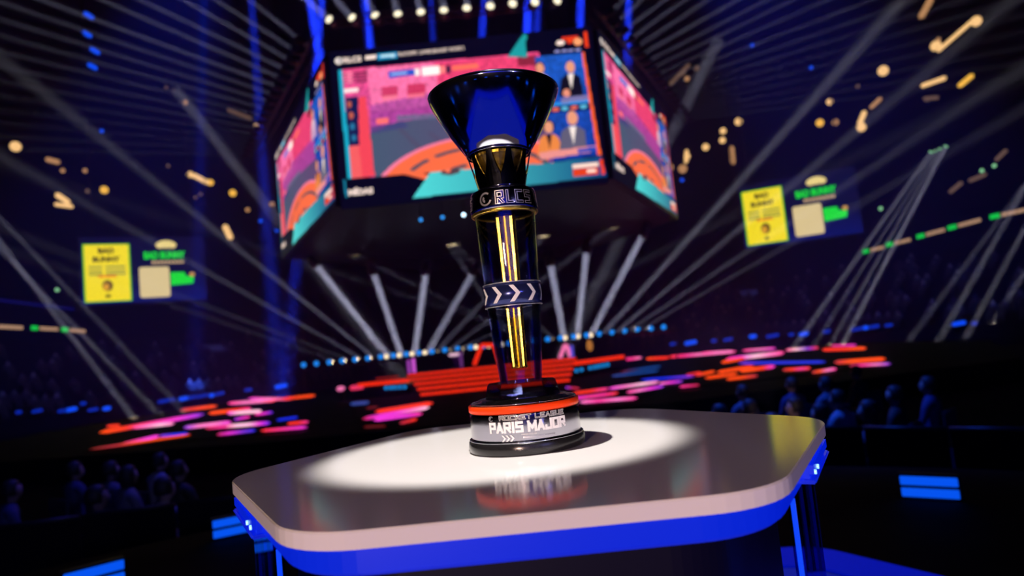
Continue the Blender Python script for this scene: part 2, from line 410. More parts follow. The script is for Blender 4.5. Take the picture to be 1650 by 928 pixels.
# cage of prongs round a gold cone
def cage_r(z): return .0400 + (.0547 - .0400)*(z - .4335)/(.4945 - .4335)
zs = [.4335, .444, .4535, .4585, .468, .480, .4945]; ha = [18, 18, 17.2, 14.2, 9.8, 6.6, 4.2]
def prong_mesh():
    bm = bmesh.new(); rows = []
    for z, h in zip(zs, ha):
        r = cage_r(z); row = []
        for rr in (r, r - .0022):
            for s in (-1, -.5, 0, .5, 1):
                a = math.radians(h*s); row.append(bm.verts.new((rr*math.sin(a), -rr*math.cos(a), z)))
        rows.append(row[:5] + row[5:][::-1])
    for a, b in zip(rows, rows[1:]):
        for k in range(10): bm.faces.new([a[k], a[(k+1) % 10], b[(k+1) % 10], b[k]])
    bm.faces.new(rows[0][::-1]); bm.faces.new(rows[-1]); bmesh.ops.recalc_face_normals(bm, faces=bm.faces)
    d = bpy.data.meshes.new('prong'); bm.to_mesh(d); bm.free(); return d
pm = prong_mesh()
for k in range(10): obj('prong', pm, M_dchrome, tr, rot=(0, 0, math.radians(18 + 36*k)))
obj('cage_ring', torus(.0543, .0016, .4950, 60, 8), M_dchrome, tr)
obj('gold_cone', lathe([(0, .4345), (.0200, .4380), (.0300, .4560), (.0470, .4885), (.0480, .4925), (0, .4925)], 20, False), M_gold, tr)
obj('cup', lathe([(0, .4955), (.0500, .4955), (.0565, .4985), (.0660, .5120), (.0790, .5320), (.0920, .5540), (.1030, .5745), (.1095, .5880), (.1124, .5955), (.1132, .6000),
                  (.1120, .6003), (.1105, .5955), (.1000, .5735), (.0760, .5310), (.0540, .5010), (0, .4990)], 128), M_cup, tr)
obj('cup_rim', torus(.1126, .0007, .6002, 128), M_chrome, tr)

# ------------------------------------------------------------------ LED edge lights on the platform
M_ledbar = glow('blue_bar', (6, 84, 240), 1.0, True)
def edge_light(p, label):
    d = Vector((HC[0] - p[0], HC[1] - p[1])); rz = math.atan2(d.y, d.x) + PI/2
    t = thing('floor_light', label, 'floor light', (p[0], p[1], 0), (0, 0, rz), 'blue lights round the platform edge')
    obj('housing', boxm((0, .04, .075), (.32, .06, .15), .005), M_dark, t)
    for z in (.040, .110): obj('light_bar', boxm((0, .006, z), (.30, .012, .052), .003), M_ledbar, t)
    obj('foot', boxm((0, .06, .004), (.24, .14, .008)), M_dark, t)
edge_light(at_z(1500, 806, 0), 'blue twin-bar floor light to the right of the table')
edge_light(at_z(381, 864, 0), 'blue twin-bar floor light beside the left table leg')
edge_light(at_z(154, 953, 0), 'blue twin-bar floor light cut off by the bottom left edge')
for k in range(1, 15): edge_light((HC[0] + 4.12*math.cos(math.radians(131 + k*18.6)), HC[1] + 4.12*math.sin(math.radians(131 + k*18.6))), 'blue twin-bar floor light of the ring behind the viewer, mirrored in the cup')
def hex_ring(R0, R1, h):
    A, B = hexagon(R0, R0*.1), hexagon(R1, R1*.1); n = len(A); bm = bmesh.new()
    L = [[bm.verts.new((x, y, z)) for x, y in P] for P, z in ((A, 0), (A, h), (B, h), (B, 0))]
    for u, v in zip(L, L[1:] + L[:1]):
        for k in range(n): bm.faces.new([u[k], u[(k + 1) % n], v[(k + 1) % n], v[k]])
    bmesh.ops.recalc_face_normals(bm, faces=bm.faces); return bm
o = obj('light_floor', hex_ring(.62, 2.46, .008), glow('floor_disc', (14, 27, 148), 1.0, True)); o.location = (HC[0], HC[1], 0)
tag(o, 'dim blue lit hexagonal floor around the foot of the table', 'light floor')
o = obj('light_strip', hex_ring(2.49, 2.77, .012), glow('floor_ring', (2, 16, 165), 1.0, True)); o.location = (HC[0], HC[1], 0)
tag(o, 'blue glowing hexagonal strip on the platform floor at lower right', 'light strip')

# ------------------------------------------------------------------ hanging scoreboard
SY = 26.
X0, X1, Z0, Z1 = -6.38, 4.18, 7.1, 13.55
GX, GZ = 330, 202
gx = np.linspace(X0, X1, GX); gz = np.linspace(Z0, Z1, GZ); PX, PZ = np.meshgrid(gx, gz)
IMG = np.zeros((GZ, GX, 3)); IMG[:] = lin(3, 4, 26)
def q(x, y): p = at_y(x, y, SY); return (p.x, p.z)
def pmask(pts):
    P = [q(*p) for p in pts]; m = np.zeros(PX.shape, bool); j = len(P) - 1
    for i in range(len(P)):
        xi, zi = P[i]; xj, zj = P[j]
        if abs(zj - zi) > 1e-9:
            m ^= ((zi > PZ) != (zj > PZ)) & (PX < (xj - xi)*(PZ - zi)/(zj - zi) + xi)
        j = i
    return m
def poly(pts, c, c2=None, axis=0, a=1.):
    m = pmask(pts); put(m, c, c2, axis, a)
def put(m, c, c2=None, axis=0, a=1.):
    if not m.any(): return
    c = np.array(lin(*c))
    if c2 is None: v = c
    else:
        A = PX if axis == 0 else PZ; lo, hi = A[m].min(), A[m].max(); t = ((A[m] - lo)/(hi - lo + 1e-9))[:, None]
        v = c*(1 - t) + np.array(lin(*c2))*t
    IMG[m] = IMG[m]*(1 - a) + v*a
def ell(x, y, rx, ry, c, a=1., clip=None):
    cx, cz = q(x, y); k = SY/F; m = ((PX - cx)/(rx*k))**2 + ((PZ - cz)/(ry*k))**2 < 1
    if clip is not None: m &= clip
    put(m, c, a=a)
rs = np.random.RandomState(3)
def speckle(m, amp):
    n = rs.rand(GZ//3 + 2, GX//3 + 2); n = np.repeat(np.repeat(n, 3, 0), 3, 1)[:GZ, :GX]
    IMG[m] *= (1 + amp*(n[m] - .5))[:, None]
# game view
game = [(547, 113), (868, 84), (892, 262), (562, 288)]
gm = pmask(game)
put(gm, (120, 70, 150), (236, 74, 140), 1)
poly([(590, 110), (700, 101), (715, 170), (600, 180)], (246, 120, 176), a=.75)
poly([(700, 101), (866, 86), (872, 150), (710, 165)], (225, 60, 105), a=.8)
poly([(596, 170), (690, 150), (870, 150), (875, 200), (600, 215)], (150, 58, 150), a=.75)
speckle(gm, .5)
for x, y, w, h, c in ((628, 148, 13, 9, (196, 46, 92)), (671, 144, 15, 9, (196, 40, 84)), (628, 157, 12, 3, (240, 120, 150)), (671, 154, 14, 3, (240, 110, 140)), (850, 98, 16, 8, (120, 30, 50))):
    poly([(x-w, y-h+w*.08), (x+w, y-h-w*.08), (x+w, y+h-w*.08), (x-w, y+h+w*.08)], c, a=.9)
poly([(594, 216), (640, 196), (720, 188), (876, 190), (892, 262), (598, 285)], (66, 84, 112), (92, 66, 112))
poly([(596, 205), (650, 196), (660, 204), (598, 216)], (60, 60, 120), a=.8)
poly([(640, 186), (760, 180), (760, 188), (640, 194)], (40, 110, 130), a=.6)
poly([(606, 192), (626, 190), (626, 199), (606, 201)], (250, 110, 110))
for dx in (0, 6):
    poly([(640+dx*8, 208+dx), (648+dx*8, 207+dx), (700+dx*8, 255), (690+dx*8, 256)], (80, 60, 90), a=.4)
for s, c in ((1., (238, 120, 160)), (.955, (240, 104, 66)), (.80, (66, 74, 92)), (.745, (240, 104, 66)), (.50, (70, 74, 88)), (.44, (240, 110, 74)), (.26, (70, 74, 88))):
    ell(770, 306, 172*s, 92*s, c, clip=gm)
for a in (205, 232, 262, 292):
    ca, sa = math.cos(math.radians(a)), math.sin(math.radians(a))
    p0 = (770 + 130*ca, 306 + 70*sa); p1 = (770 + 60*ca, 306 + 32*sa); n = (-sa*7, ca*4)
    poly([(p0[0]-n[0], p0[1]-n[1]), (p0[0]+n[0], p0[1]+n[1]), (p1[0]+n[0], p1[1]+n[1]), (p1[0]-n[0], p1[1]-n[1])], (240, 104, 66))
# left strips
poly([(578, 156), (590, 155), (604, 284), (568, 288), (566, 240), (577, 238)], (232, 66, 86))
poly([(560, 234), (578, 232), (584, 286), (564, 288)], (234, 90, 96))
poly([(556, 157), (577, 155), (579, 234), (561, 236)], (18, 24, 76))
for x, y in ((563, 168), (566, 186), (568, 204), (570, 222)): ell(x, y, 4, 6, (200, 96, 70) if y < 200 else (40, 120, 170), .8)
poly([(545, 113), (551, 112.5), (567, 287), (560, 288)], (22, 160, 196))
for k in range(4): poly([(553, 117+5*k), (592, 114+5*k), (592, 117+5*k), (553, 120+5*k)], (70, 20, 50), a=.8)
for k in range(4): poly([(553, 117+5*k), (568, 116+5*k), (568, 118+5*k), (553, 119+5*k)], (250, 150, 180), a=.8)
poly([(554, 143), (577, 141), (578, 148), (555, 150)], (255, 226, 232))
# score bar
poly([(625, 115), (668, 111), (669, 121), (626, 126)], (40, 80, 200)); poly([(630, 118), (656, 116), (656, 119), (630, 121)], (170, 200, 255))
poly([(668, 111), (676, 110), (677, 121), (669, 122)], (245, 235, 240)); poly([(679, 109), (708, 106), (709, 119), (680, 122)], (255, 244, 246))
poly([(708, 107), (716, 106), (717, 117), (709, 118)], (255, 130, 130)); poly([(718, 106), (726, 105), (727, 117), (719, 118)], (60, 30, 60)); poly([(728, 106), (770, 102), (771, 110), (729, 114)], (255, 110, 90))
# caster windows
poly([(862, 92), (940, 84), (967, 250), (885, 262)], (16, 50, 150), (26, 84, 190), 1); cm = pmask([(862, 92), (940, 84), (967, 250), (885, 262)]); speckle(cm, .6)
poly([(872, 168), (953, 160), (954, 165), (872, 173)], (40, 140, 230)); poly([(872, 173), (955, 165), (957, 176), (873, 184)], (6, 20, 80))
for k in range(5): ell(880 + 15*k, 178 - 1.6*k, 6, 3.4, (220, 100, 80) if k % 2 else (90, 180, 220))
def person_pic(x, y, s, coat, skin=(225, 150, 120), shirt=(240, 225, 225), hair=None):
    poly([(x-17*s, y+46*s), (x-14*s, y+18*s), (x-6*s, y+11*s), (x+7*s, y+10*s), (x+16*s, y+16*s), (x+20*s, y+44*s)], coat)
    if shirt: poly([(x-4*s, y+11*s), (x+5*s, y+10*s), (x+2*s, y+34*s)], shirt)
    if hair: ell(x, y-1*s, 9*s, 11*s, hair)
    ell(x, y, 7*s, 9.5*s, skin)
person_pic(870, 110, .95, (190, 150, 190), hair=(30, 16, 30)); person_pic(919, 108, 1.05, (14, 12, 30))
ell(913, 150, 6, 7, (225, 140, 120)); poly([(904, 158), (950, 152), (952, 160), (905, 167)], (130, 120, 170), a=.8)
person_pic(884, 205, 1.05, (226, 130, 66), hair=(24, 14, 26), shirt=(24, 16, 30)); person_pic(922, 190, 1.25, (92, 88, 116))
poly([(868, 246), (960, 234), (964, 243), (872, 258)], (226, 140, 140)); poly([(930, 240), (960, 236), (963, 243), (932, 247)], (40, 70, 180))
poly([(937, 84), (941, 84), (969, 250), (963, 250)], (246, 92, 40))
for k in range(4): ell(898 + 11*k, 83 - k*1.0, 5, 2, (150, 150, 220))
poly([(940, 52), (945, 51.5), (949, 76), (943, 76)], (240, 60, 20)); poly([(905, 60), (930, 57), (931, 62), (906, 65)], (226, 50, 20))
ell(903, 69, 7, 4.5, (250, 225, 220)); ell(918, 66, 5, 4.5, (230, 60, 20)); ell(931, 67, 7, 6.5, (250, 160, 110))
poly([(818, 92), (834, 68), (844, 54), (850, 58), (846, 70), (850, 92)], (26, 150, 160))
# teal floor strip of the picture
poly([(665, 319), (694, 277), (890, 262), (969, 252), (978, 284)], (76, 208, 214), (4, 52, 120))
ell(726, 277, 16, 5, (80, 60, 70)); ell(722, 275, 4, 3, (250, 120, 90))
poly([(553, 290), (556, 290), (560, 318), (557, 318)], (20, 130, 170))
poly([(922, 265), (963, 261), (965, 268), (923, 272)], (250, 215, 205)); poly([(923, 273), (963, 269), (965, 281), (924, 285)], (220, 60, 26)); poly([(945, 274), (960, 272), (961, 277), (946, 279)], (250, 220, 210)); poly([(966, 257), (971, 256), (975, 280), (970, 281)], (240, 60, 20))
poly([(608, 87), (640, 84), (641, 94), (609, 97)], (20, 140, 196))
ell(546, 98, 6, 6, (246, 232, 232)); ell(547, 98, 2.6, 2.6, (40, 40, 80))
poly([(589, 90), (606, 88.5), (606, 94.5), (589, 96)], (250, 226, 222)); poly([(613, 89), (636, 87), (636, 91), (613, 93)], (190, 225, 240))
def picture_mesh(img, w, h, name):
    """flat LED picture, local x across, local z up, facing -Y"""
    nz, nx = img.shape[:2]
    xs, zs_ = np.meshgrid(np.linspace(-w/2, w/2, nx), np.linspace(-h/2, h/2, nz))
    co = np.stack([xs, np.zeros_like(xs), zs_], -1).reshape(-1, 3)
    i = np.arange(nz*nx).reshape(nz, nx)
    fc = np.stack([i[:-1, :-1], i[:-1, 1:], i[1:, 1:], i[1:, :-1]], -1).reshape(-1, 4)
    me = bpy.data.meshes.new(name)
    me.vertices.add(len(co)); me.vertices.foreach_set('co', co.ravel())
    me.loops.add(fc.size); me.loops.foreach_set('vertex_index', fc.ravel())
    me.polygons.add(len(fc)); me.polygons.foreach_set('loop_start', np.arange(0, fc.size, 4)); 
    me.update(calc_edges=True); me.validate()
    a = me.color_attributes.new('Col', 'FLOAT_COLOR', 'POINT')
    a.data.foreach_set('color', np.concatenate([img.reshape(-1, 3), np.ones((len(co), 1))], 1).ravel())
    return me
SW, SH = X1 - X0, Z1 - Z0
pic = picture_mesh(IMG, SW, SH, 'screen_picture')
M_wtxt = glow('screen_white', (250, 226, 222), 1.0)
board = thing('scoreboard', 'huge hanging scoreboard cube with bright game screens behind the trophy', 'scoreboard', ((X0 + X1)/2, SY, (Z0 + Z1)/2))
def face(parent, label):
    fr = obj('screen', boxm((0, .16, 0), (SW, .26, SH), .03), M_dark, parent); fr['label'] = label
    obj('screen_picture', pic, M_pic, fr, loc=(0, 0, 0))
    cx, cz = (X0 + X1)/2, (Z0 + Z1)/2
    def txt(body, xa, ya, xb, yb, hpx, m, bold=.03):
        a, b = q(xa, ya), q(xb, yb); me = fit(text_mesh(body, 1, bold), b[0] - a[0], hpx*SY/F)
        obj('lettering', me, m, fr, loc=((a[0] + b[0])/2 - cx, -.03, (a[1] + b[1])/2 - cz), rot=(PI/2, math.radians(-.4)*0, 0))
    txt('RLCS', 554, 102, 583, 100, 10, M_wtxt, .05)
    txt('PLAYOFFS', 642, 91, 672, 88, 6, M_wtxt, .03); txt('LOWER BRACKET', 676, 88, 722, 83, 6, M_wtxt, .03); txt('ROUND 2', 725, 83, 748, 80, 6, M_wtxt, .03)
    txt('MÍDAS', 562, 316, 602, 312, 13, M_wtxt, .06)
    return fr
f0 = face(board, 'front screen of the scoreboard')
def side(px, py, qx, qy, label):
    a = Vector((px, py)); b = Vector((qx, qy)); d = b - a
    fr = f0.copy(); COL.objects.link(fr); fr.parent = board; fr['label'] = label
    c = (a + b)/2; fr.location = (c.x - board.location.x, c.y - board.location.y, .12)
    fr.rotation_euler = (0, 0, math.atan2(d.y, d.x)); fr.scale = (d.length/SW, 1, .965)
    for g in f0.children:
        h = g.copy(); COL.objects.link(h); h.parent = fr
side(-12.95, 38, X0 - .30, SY + .25, 'left screen of the scoreboard, seen at a slant')
side(X1 + .30, SY + .25, 9.85, 38, 'right screen of the scoreboard, seen at a slant')
ox, oy, oz = board.location
hexa = [(X0 - .2, SY + .3), (X1 + .2, SY + .3), (9.7, 38), (X1 + .2, 50), (X0 - .2, 50), (-12.8, 38)]
hx = [((x - ox)*.985, (y - oy) + .2) for x, y in hexa]
obj('body', prism(hx, -3.0, 3.3), M_dark, board)
for x, y in ((-4, 4), (4, 4), (-6, 12), (6, 12)):
    bm = bmesh.new(); tube(bm, (x, y, 3.3), (x, y, 20.3), .05, 8); obj('hanging_cable', bm, M_truss, board)
# small blue lamps under the scoreboard
def lens_lamp(name, p, r, m, label, cat, group, d=(0, -1, 0)):
    t = thing(name, label, cat, p, Vector(d).to_track_quat('-Z', 'Y').to_euler(), group)
    obj('housing', lathe([(0, r*2.2), (r*.8, r*2.2), (r*1.15, r*1.4), (r*1.2, 0), (r*1.02, 0), (r*1.0, r*.3)], 20), M_dark, t)
    obj('lens', lathe([(0, -r*.06), (r*.6, 0), (r, r*.18), (0, r*.2)], 20), m, t)
    return t
M_bl = glow('blue_lens', (50, 150, 255), 1.6); M_blw = glow('ice_lens', (190, 225, 255), 5)
for x, y, m, lb in ((678, 354, M_bl, 'small blue lamp under the scoreboard, furthest left of three'), (713, 350, M_bl, 'small blue lamp under the scoreboard, middle of three'), (747, 346, M_blw, 'bright icy lamp under the scoreboard right by the trophy collar')):
    p = at_y(x, y, 27); t = lens_lamp('under_board_lamp', p, .07, m, lb, 'lamp', 'lamps under the scoreboard')
    bm = bmesh.new(); tube(bm, (0, .0, .1), t.matrix_basis.inverted() @ Vector((p.x, p.y, board.location.z - 3.0)), .015, 6); obj('drop_rod', bm, M_truss, t)

# ------------------------------------------------------------------ truss with outward beam lamps above the scoreboard
M_lens = glow('warm_white_lens', (255, 244, 215), 1.3)
M_lens2 = glow('dim_white_lens', (200, 178, 160), .8)
def beam_head(p, target, rad, power, m, label, group, spread=1.2, col=(1, .74, .42), size=.2):
    d = (Vector(target) - Vector(p)).normalized()
    t = thing('beam_lamp', label, 'stage light', p, d.to_track_quat('-Z', 'Y').to_euler(), group)
    t.scale = (size, size, size)
    beam_light(Vector(p) + d*(size*.35), Vector(target), rad, power, col, spread)
    if HEAD: 
        for ch in HEAD: c = ch.copy(); COL.objects.link(c); c.parent = t
        for c in t.children:
            if c.name.startswith('lens'): c.material_slots[0].link = 'OBJECT'; c.material_slots[0].material = m
    else:
        HEAD.append(obj('head', lathe([(0, 2.6), (.55, 2.5), (.9, 1.9), (1.1, .8), (1.15, -.05), (1.0, -.05), (1.0, .1)], 20), M_dark, t))
        HEAD.append(obj('lens', lathe([(0, -.02), (.6, .02), (.98, .1)], 20), m, t))
        bm = bmesh.new(); box(bm, (-1.3, 0, 1.6), (.16, .5, 2.2)); box(bm, (1.3, 0, 1.6), (.16, .5, 2.2)); box(bm, (0, 0, 2.75), (2.76, .5, .16)); HEAD.append(obj('yoke', bm, M_dark, t))
        HEAD.append(obj('base', boxm((0, 0, 3.1), (1.8, 1.2, .55), .08), M_dark, t))
    return t
HEAD = []
ZR = 13.4
G_ring = 'lamps on the truss above the scoreboard'
for x, y, tx, ty in ((530, 31, 494, 0), (567, 28, 535, -8), (604, 24, 580, -20), (641, 22, 629, -20), (678, 19, 668, -20), (715, 16, 710, -25), (752, 12.5, 751, -25), (790, 9.5, 793, -25), (826, 5.5, 835, -25), (862, 3, 877, -25), (898, 0.5, 920, -25)):
    p = at_z(x, y, ZR); r = ray(tx, ty); T = EYE + r*((p.y - 1.2)/r.y); d = (T - p).normalized()
    beam_head(p, p + d*12, .13, 60, M_lens, 'warm white lamp in the front row above the main screen', G_ring, size=.15)
pL, pL2 = at_z(479, 61, ZR), at_z(443, 138, ZR)
pR, pR2 = at_z(988, 16, ZR), at_z(1077, 137, ZR)
stepL = (pL2 - pL)/5; stepR = (pR2 - pR)/10
outL = [(403, 0), (348, 0), (296, 0), (228, 0), (165, 0), (152, 31)]
outR = [(1010, -4), (1040, -6), (1070, 0), (1102, 0), (1140, 0), (1188, 0), (1228, 4), (1269, 4), (1294, 17), (1328, 29), (1345, 45)]
NL, NR = 17, 18
def proj_y(p):
    d = p - EYE; z = d.dot(_f); return W/2 + F*d.dot(_R)/z, H/2 - F*d.dot(_U)/z
dL = []; dR = []
for pts, outs, dst, p0, stp in ((pL, outL, dL, pL, stepL), (pR, outR, dR, pR, stepR)):
    for k, (tx, ty) in enumerate(outs):
        p = p0 + stp*k; r = ray(tx, ty); dst.append((EYE + r*(p.y/r.y) - p).normalized())
for side_, p0, stp, dst, n, sg in (('left', pL, stepL, dL, NL, -1), ('right', pR, stepR, dR, NR, 1)):
    for k in range(n):
        p = p0 + stp*k
        if k < len(dst): d = dst[k]
        else: 
            j = k - len(dst) + 1; b = dst[-1]; d = Vector((b.x, b.y, b.z - .030*j)).normalized()
        hot = k < 3
        beam_head(p, p + d*14, .085, (22 if k < 6 else max(4, 15 - 1.6*(k - 6))), M_lens if hot else M_dark, 'dim white lamp in the %s row of the truss round the scoreboard' % side_, G_ring, size=.13)
def truss_line(parent, a, b, s=.22, n=8):
    a = Vector(a); b = Vector(b); d = (b - a); u = Vector((0, 0, 1)); w = d.cross(u).normalized()
    bm = bmesh.new()
    for o_ in (u*s, -u*s*.4 + w*s, -u*s*.4 - w*s): tube(bm, a + o_, b + o_, .03, 6)
    obj('chord', bm, M_truss, parent); bm = bmesh.new()
    for k in range(n):
        p = a + d*(k/n); p2 = a + d*((k + .5)/n); p3 = a + d*((k + 1)/n)
        tube(bm, p + u*s, p2 - u*s*.4 + w*s, .015, 5); tube(bm, p2 - u*s*.4 + w*s, p3 + u*s, .015, 5)
        tube(bm, p + u*s, p2 - u*s*.4 - w*s, .015, 5); tube(bm, p2 - u*s*.4 - w*s, p3 + u*s, .015, 5)
    obj('bracing', bm, M_truss, parent)
tt = thing('lighting_truss', 'dark lighting truss running round the top of the scoreboard', 'truss', (0, 0, 0))
up = Vector((0, 0, .95)); bk = Vector((0, .55, .0))
a0, a1 = at_z(530, 31, ZR) + up*.2 + bk, at_z(898, .5, ZR) + up*.2 + bk
truss_line(tt, a0, a1, n=14)
truss_line(tt, pL + Vector((.75, .2, .1)), pL + stepL*NL + Vector((.75, .2, .1)), n=16); truss_line(tt, pR + Vector((-.75, .2, .1)), pR + stepR*NR + Vector((-.75, .2, .1)), n=16)
for p in (a0, a1, pL + stepL*8 + Vector((.75, .2, .1)), pR + stepR*9 + Vector((-.75, .2, .1))): obj('hanging_cable', tube(bmesh.new(), p, (p.x, p.y, 30.8), .02, 6), M_truss, tt)

# ------------------------------------------------------------------ stage: rail of lamps, risers, arches
RY = 40.
def rail_p(x): y = 583 + (x - 540)*(529 - 583)/(1054 - 540.); p = at_y(x, y, RY); return Vector((p.x, RY, 1.18 + (x - 540)*.00023))
rail = thing('lamp_rail', 'long dark rail carrying the row of stage lamps at the back', 'rail', (0, 0, 0))
a, b = rail_p(486), rail_p(1088)
bm = bmesh.new(); tube(bm, a + Vector((0, .42, -.25)), b + Vector((0, .42, -.25)), .06, 8); obj('beam', bm, M_truss, rail)
for k in range(12):
    p = a.lerp(b, k/11.) + Vector((0, .42, 0)); bm = bmesh.new(); tube(bm, (p.x, p.y, ZD), (p.x, p.y, p.z - .25), .04, 6); obj('post', bm, M_truss, rail)
M_blue = glow('blue_wash_lens', (24, 130, 250), 1.25)
obj('beam_stop', boxm(((a.x + b.x)/2, RY + 1.0, 1.06), (b.x - a.x, 1.3, .04)), M_ceil, rail)  # black board added edge-on behind the lamps to swallow the hanging heads' beams
LB = 'round blue wash lamp in the long row behind the stage'
for k in range(29):
    x = 490 + 20.65*k + (.6 if k > 20 else 0)
    lens_lamp('wash_lamp', rail_p(x) + Vector((0, -.12, .02)), .15, M_blue, LB, 'stage light', 'blue lamps along the stage rail')
# white rail lamps: (lamp px, target px at the rail's depth, power)
LWu = 'white beam lamp in the long row behind the stage'
M_spot = glow('rail_white_lens', (255, 232, 205), 1.5)
wl = {k: 540 + 20.6*k for k in range(25)}
up_beams = {0: ((460, 556), 55), 1: ((460, 543), 70), 2: ((330, 438), 130), 3: ((460, 463), 150), 8: ((775, 490), 90), 9: ((790, 515), 70), 10: ((790, 540), 60),
            14: ((780, 480), 60), 15: ((650, 452), 55), 16: ((545, 443), 60), 17: ((842, 500), 70), 21: ((1330, 138), 180), 22: ((1205, 358), 120), 23: ((1240, 382), 90), 24: ((1240, 413), 70)}
down = {4: (510, 428), 5: (602, 440), 6: (686, 440), 7: (762, 440), 18: (887, 425), 19: (945, 405), 20: (1035, 380)}
for k, x in wl.items():
    p = rail_p(x)
    if k in up_beams:
        (tx, ty), pw = up_beams[k]; T = at_y(tx, ty, RY - .3)
        beam_head(p, T, .15, pw*.55, M_spot, LWu, 'white lamps along the stage rail', size=.13, spread=2.4)
    else:
        t = lens_lamp('beam_lamp', p, .13, M_spot, LWu, 'stage light', 'white lamps along the stage rail')
# hanging moving heads, each beam ends on the added black board behind its rail lamp
names = {4: 'furthest left', 5: 'second from left', 6: 'third from left', 7: 'just left of the trophy column', 18: 'just right of the trophy column', 19: 'second right of the trophy column', 20: 'furthest right'}
arch = []
for k, (x, y) in down.items():
    p = at_y(x, y, 38); T = rail_p(wl[k]); T = Vector((T.x, RY + .9, 1.11)); arch.append(p)
    d = (T - p).normalized()
    beam_head(p, T, .19, 420 if k not in (7,) else 280, M_dark, 'hanging beam light over the stage, %s of the row' % names[k], 'hanging beam lights over the stage', size=.24)
arch.sort(key=lambda v: v.x)
ta = thing('curved_truss', 'thin dark curved truss that carries the hanging beam lights', 'truss')
pts = [arch[0] + Vector((-2.5, .5, 2.6))] + [v + Vector((0, .45, 1.0)) for v in arch] + [arch[-1] + Vector((2.5, .5, 2.4))]
for u, v in zip(pts, pts[1:]): bm = bmesh.new(); tube(bm, u, v, .045, 6); obj('chord', bm, M_truss, ta)
for u in (pts[0], pts[-1]): obj('hanging_cable', tube(bmesh.new(), u, (u.x, u.y, 30.8), .02, 6), M_truss, ta)

# red stepped risers in front of the stage
steps = thing('stage_steps', 'wide stepped stage front with glowing red risers behind the trophy', 'stage steps')
M_red = glow('red_riser', (250, 44, 18), 1.0); M_redd = glow('dim_red', (150, 30, 30), .8)
for k in range(5):
    Y = 28 + k*1.1; z = ZD + .01 + k*.175; t = k/4.
    xa = at_y(676 - 18*t, 620, Y).x; xb = at_y(919 + 14*t, 620, Y).x
    obj('tread', boxm(((xa + xb)/2, Y + .65, z + .0725), (xb - xa, 1.25, .165)), M_dark, steps)
    obj('riser', boxm(((xa + xb)/2, Y - .01, z + .075), (xb - xa, .04, .105), .004), M_red, steps)
xa, xb = at_y(579, 616, 31).x, at_y(662, 612, 31).x; z = at_y(620, 616, 31).z
wing_l = obj('wing', boxm(((xa + xb)/2, 31, (z + ZD)/2 - .1), (xb - xa, .5, z - ZD - .2)), M_dark, steps); obj('wing_light', boxm(((xa + xb)/2, 30.7, z), (xb - xa, .06, .16), .004), M_red, steps)
xa, xb = at_y(606, 609, 34).x, at_y(643, 608, 34).x; z = at_y(625, 608.5, 34).z; obj('wing_light', boxm(((xa + xb)/2, 34, z), (xb - xa, .06, .09), .004), M_redd, steps)
p0, p1 = at_y(926, 588, 31), at_y(1005, 572, 33.5)
bm = bmesh.new(); d = p1 - p0; m3 = Matrix.Rotation(math.atan2(d.y, d.x), 3, 'Z'); box(bm, (0, 0, 0), ((d.xy).length, .06, .17), .004, m3)
w = obj('wing_light', bm, M_red, steps); w.location = (p0 + p1)/2
bm = bmesh.new(); box(bm, (0, .3, -.35), ((d.xy).length, .4, .5), 0, m3); w = obj('wing', bm, M_dark, steps); w.location = (p0 + p1)/2
# blue row lamps on the wings
for i, x in enumerate((622, 629.5, 636, 644, 652)): 
    p = at_y(x, 625 - (x - 622)*.05, 30.5); p.z = max(p.z, ZD + .1)
    lens_lamp('strip_lamp', p, .085, glow('azure', (20, 130, 220), 1.1), 'small blue lamp in the short row left of the red steps', 'lamp', 'small blue lamps left of the red steps')
for i, x in enumerate((929, 937, 951, 958.5, 965, 972, 979)):
    p = at_y(x, 597 - (x - 929)*.19, 30.5)
    lens_lamp('strip_lamp', p, .085, MATS['glow_azure'], 'small blue lamp in the short row right of the red steps', 'lamp', 'small blue lamps right of the red steps')
# glowing arches and desk on the deck
def arch_frame(x0, yb, xt0, xt1, x1, yt, Y, mcol, label, w=.2):
    t = thing('light_arch', label, 'arch', at_y((x0 + x1)/2, yb, Y))
    A, B, C, D = (at_y(x0, yb, Y), at_y(xt0, yt, Y), at_y(xt1, yt, Y), at_y(x1, yb, Y)); O = t.location
    for u, v, nm in ((A, B, 'upright'), (B, C, 'lintel'), (C, D, 'upright')):
        bm = bmesh.new(); tube(bm, u - O, v - O, w, 4); obj(nm, bm, mcol, t)
    return t
arch_frame(764, 588, 776, 796, 806, 556, 35, M_red, 'red glowing arch on the stage left of the trophy column', .10)
arch_frame(902, 578, 910, 913, 920, 556, 35, glow('pink_arch', (250, 120, 190), 1.), 'pink glowing A-shaped frame right of the trophy column', .10)
for x, y0, y1, m, lb in ((660, 580, 604, glow('violet', (170, 70, 200), .8), 'short dim violet light column left of the stage steps'), (668, 577, 604, glow('violet_b', (214, 90, 230), 1.), 'short bright violet light column left of the stage steps'), (744, 566, 592, glow('violet_dim', (120, 60, 150), .6), 'short purple light column beside the presenter desk'), (923, 556, 578, glow('violet_blue', (90, 80, 230), .9), 'short blue-violet light column right of the pink frame')):
    a, b = at_y(x, y1, 34.5), at_y(x, y0, 34.5); t = thing('light_column', lb, 'light column', a)
    obj('tube', boxm((0, 0, (b.z - a.z)/2), (.15, .15, b.z - a.z), .02), m, t); obj('foot', boxm((0, 0, -.02), (.3, .3, .05), .01), M_dark, t)
p = at_y(734, 571, 35); t = thing('presenter_desk', 'small desk with a pink-white lit top left of the trophy', 'desk', (p.x, p.y, p.z - .7))
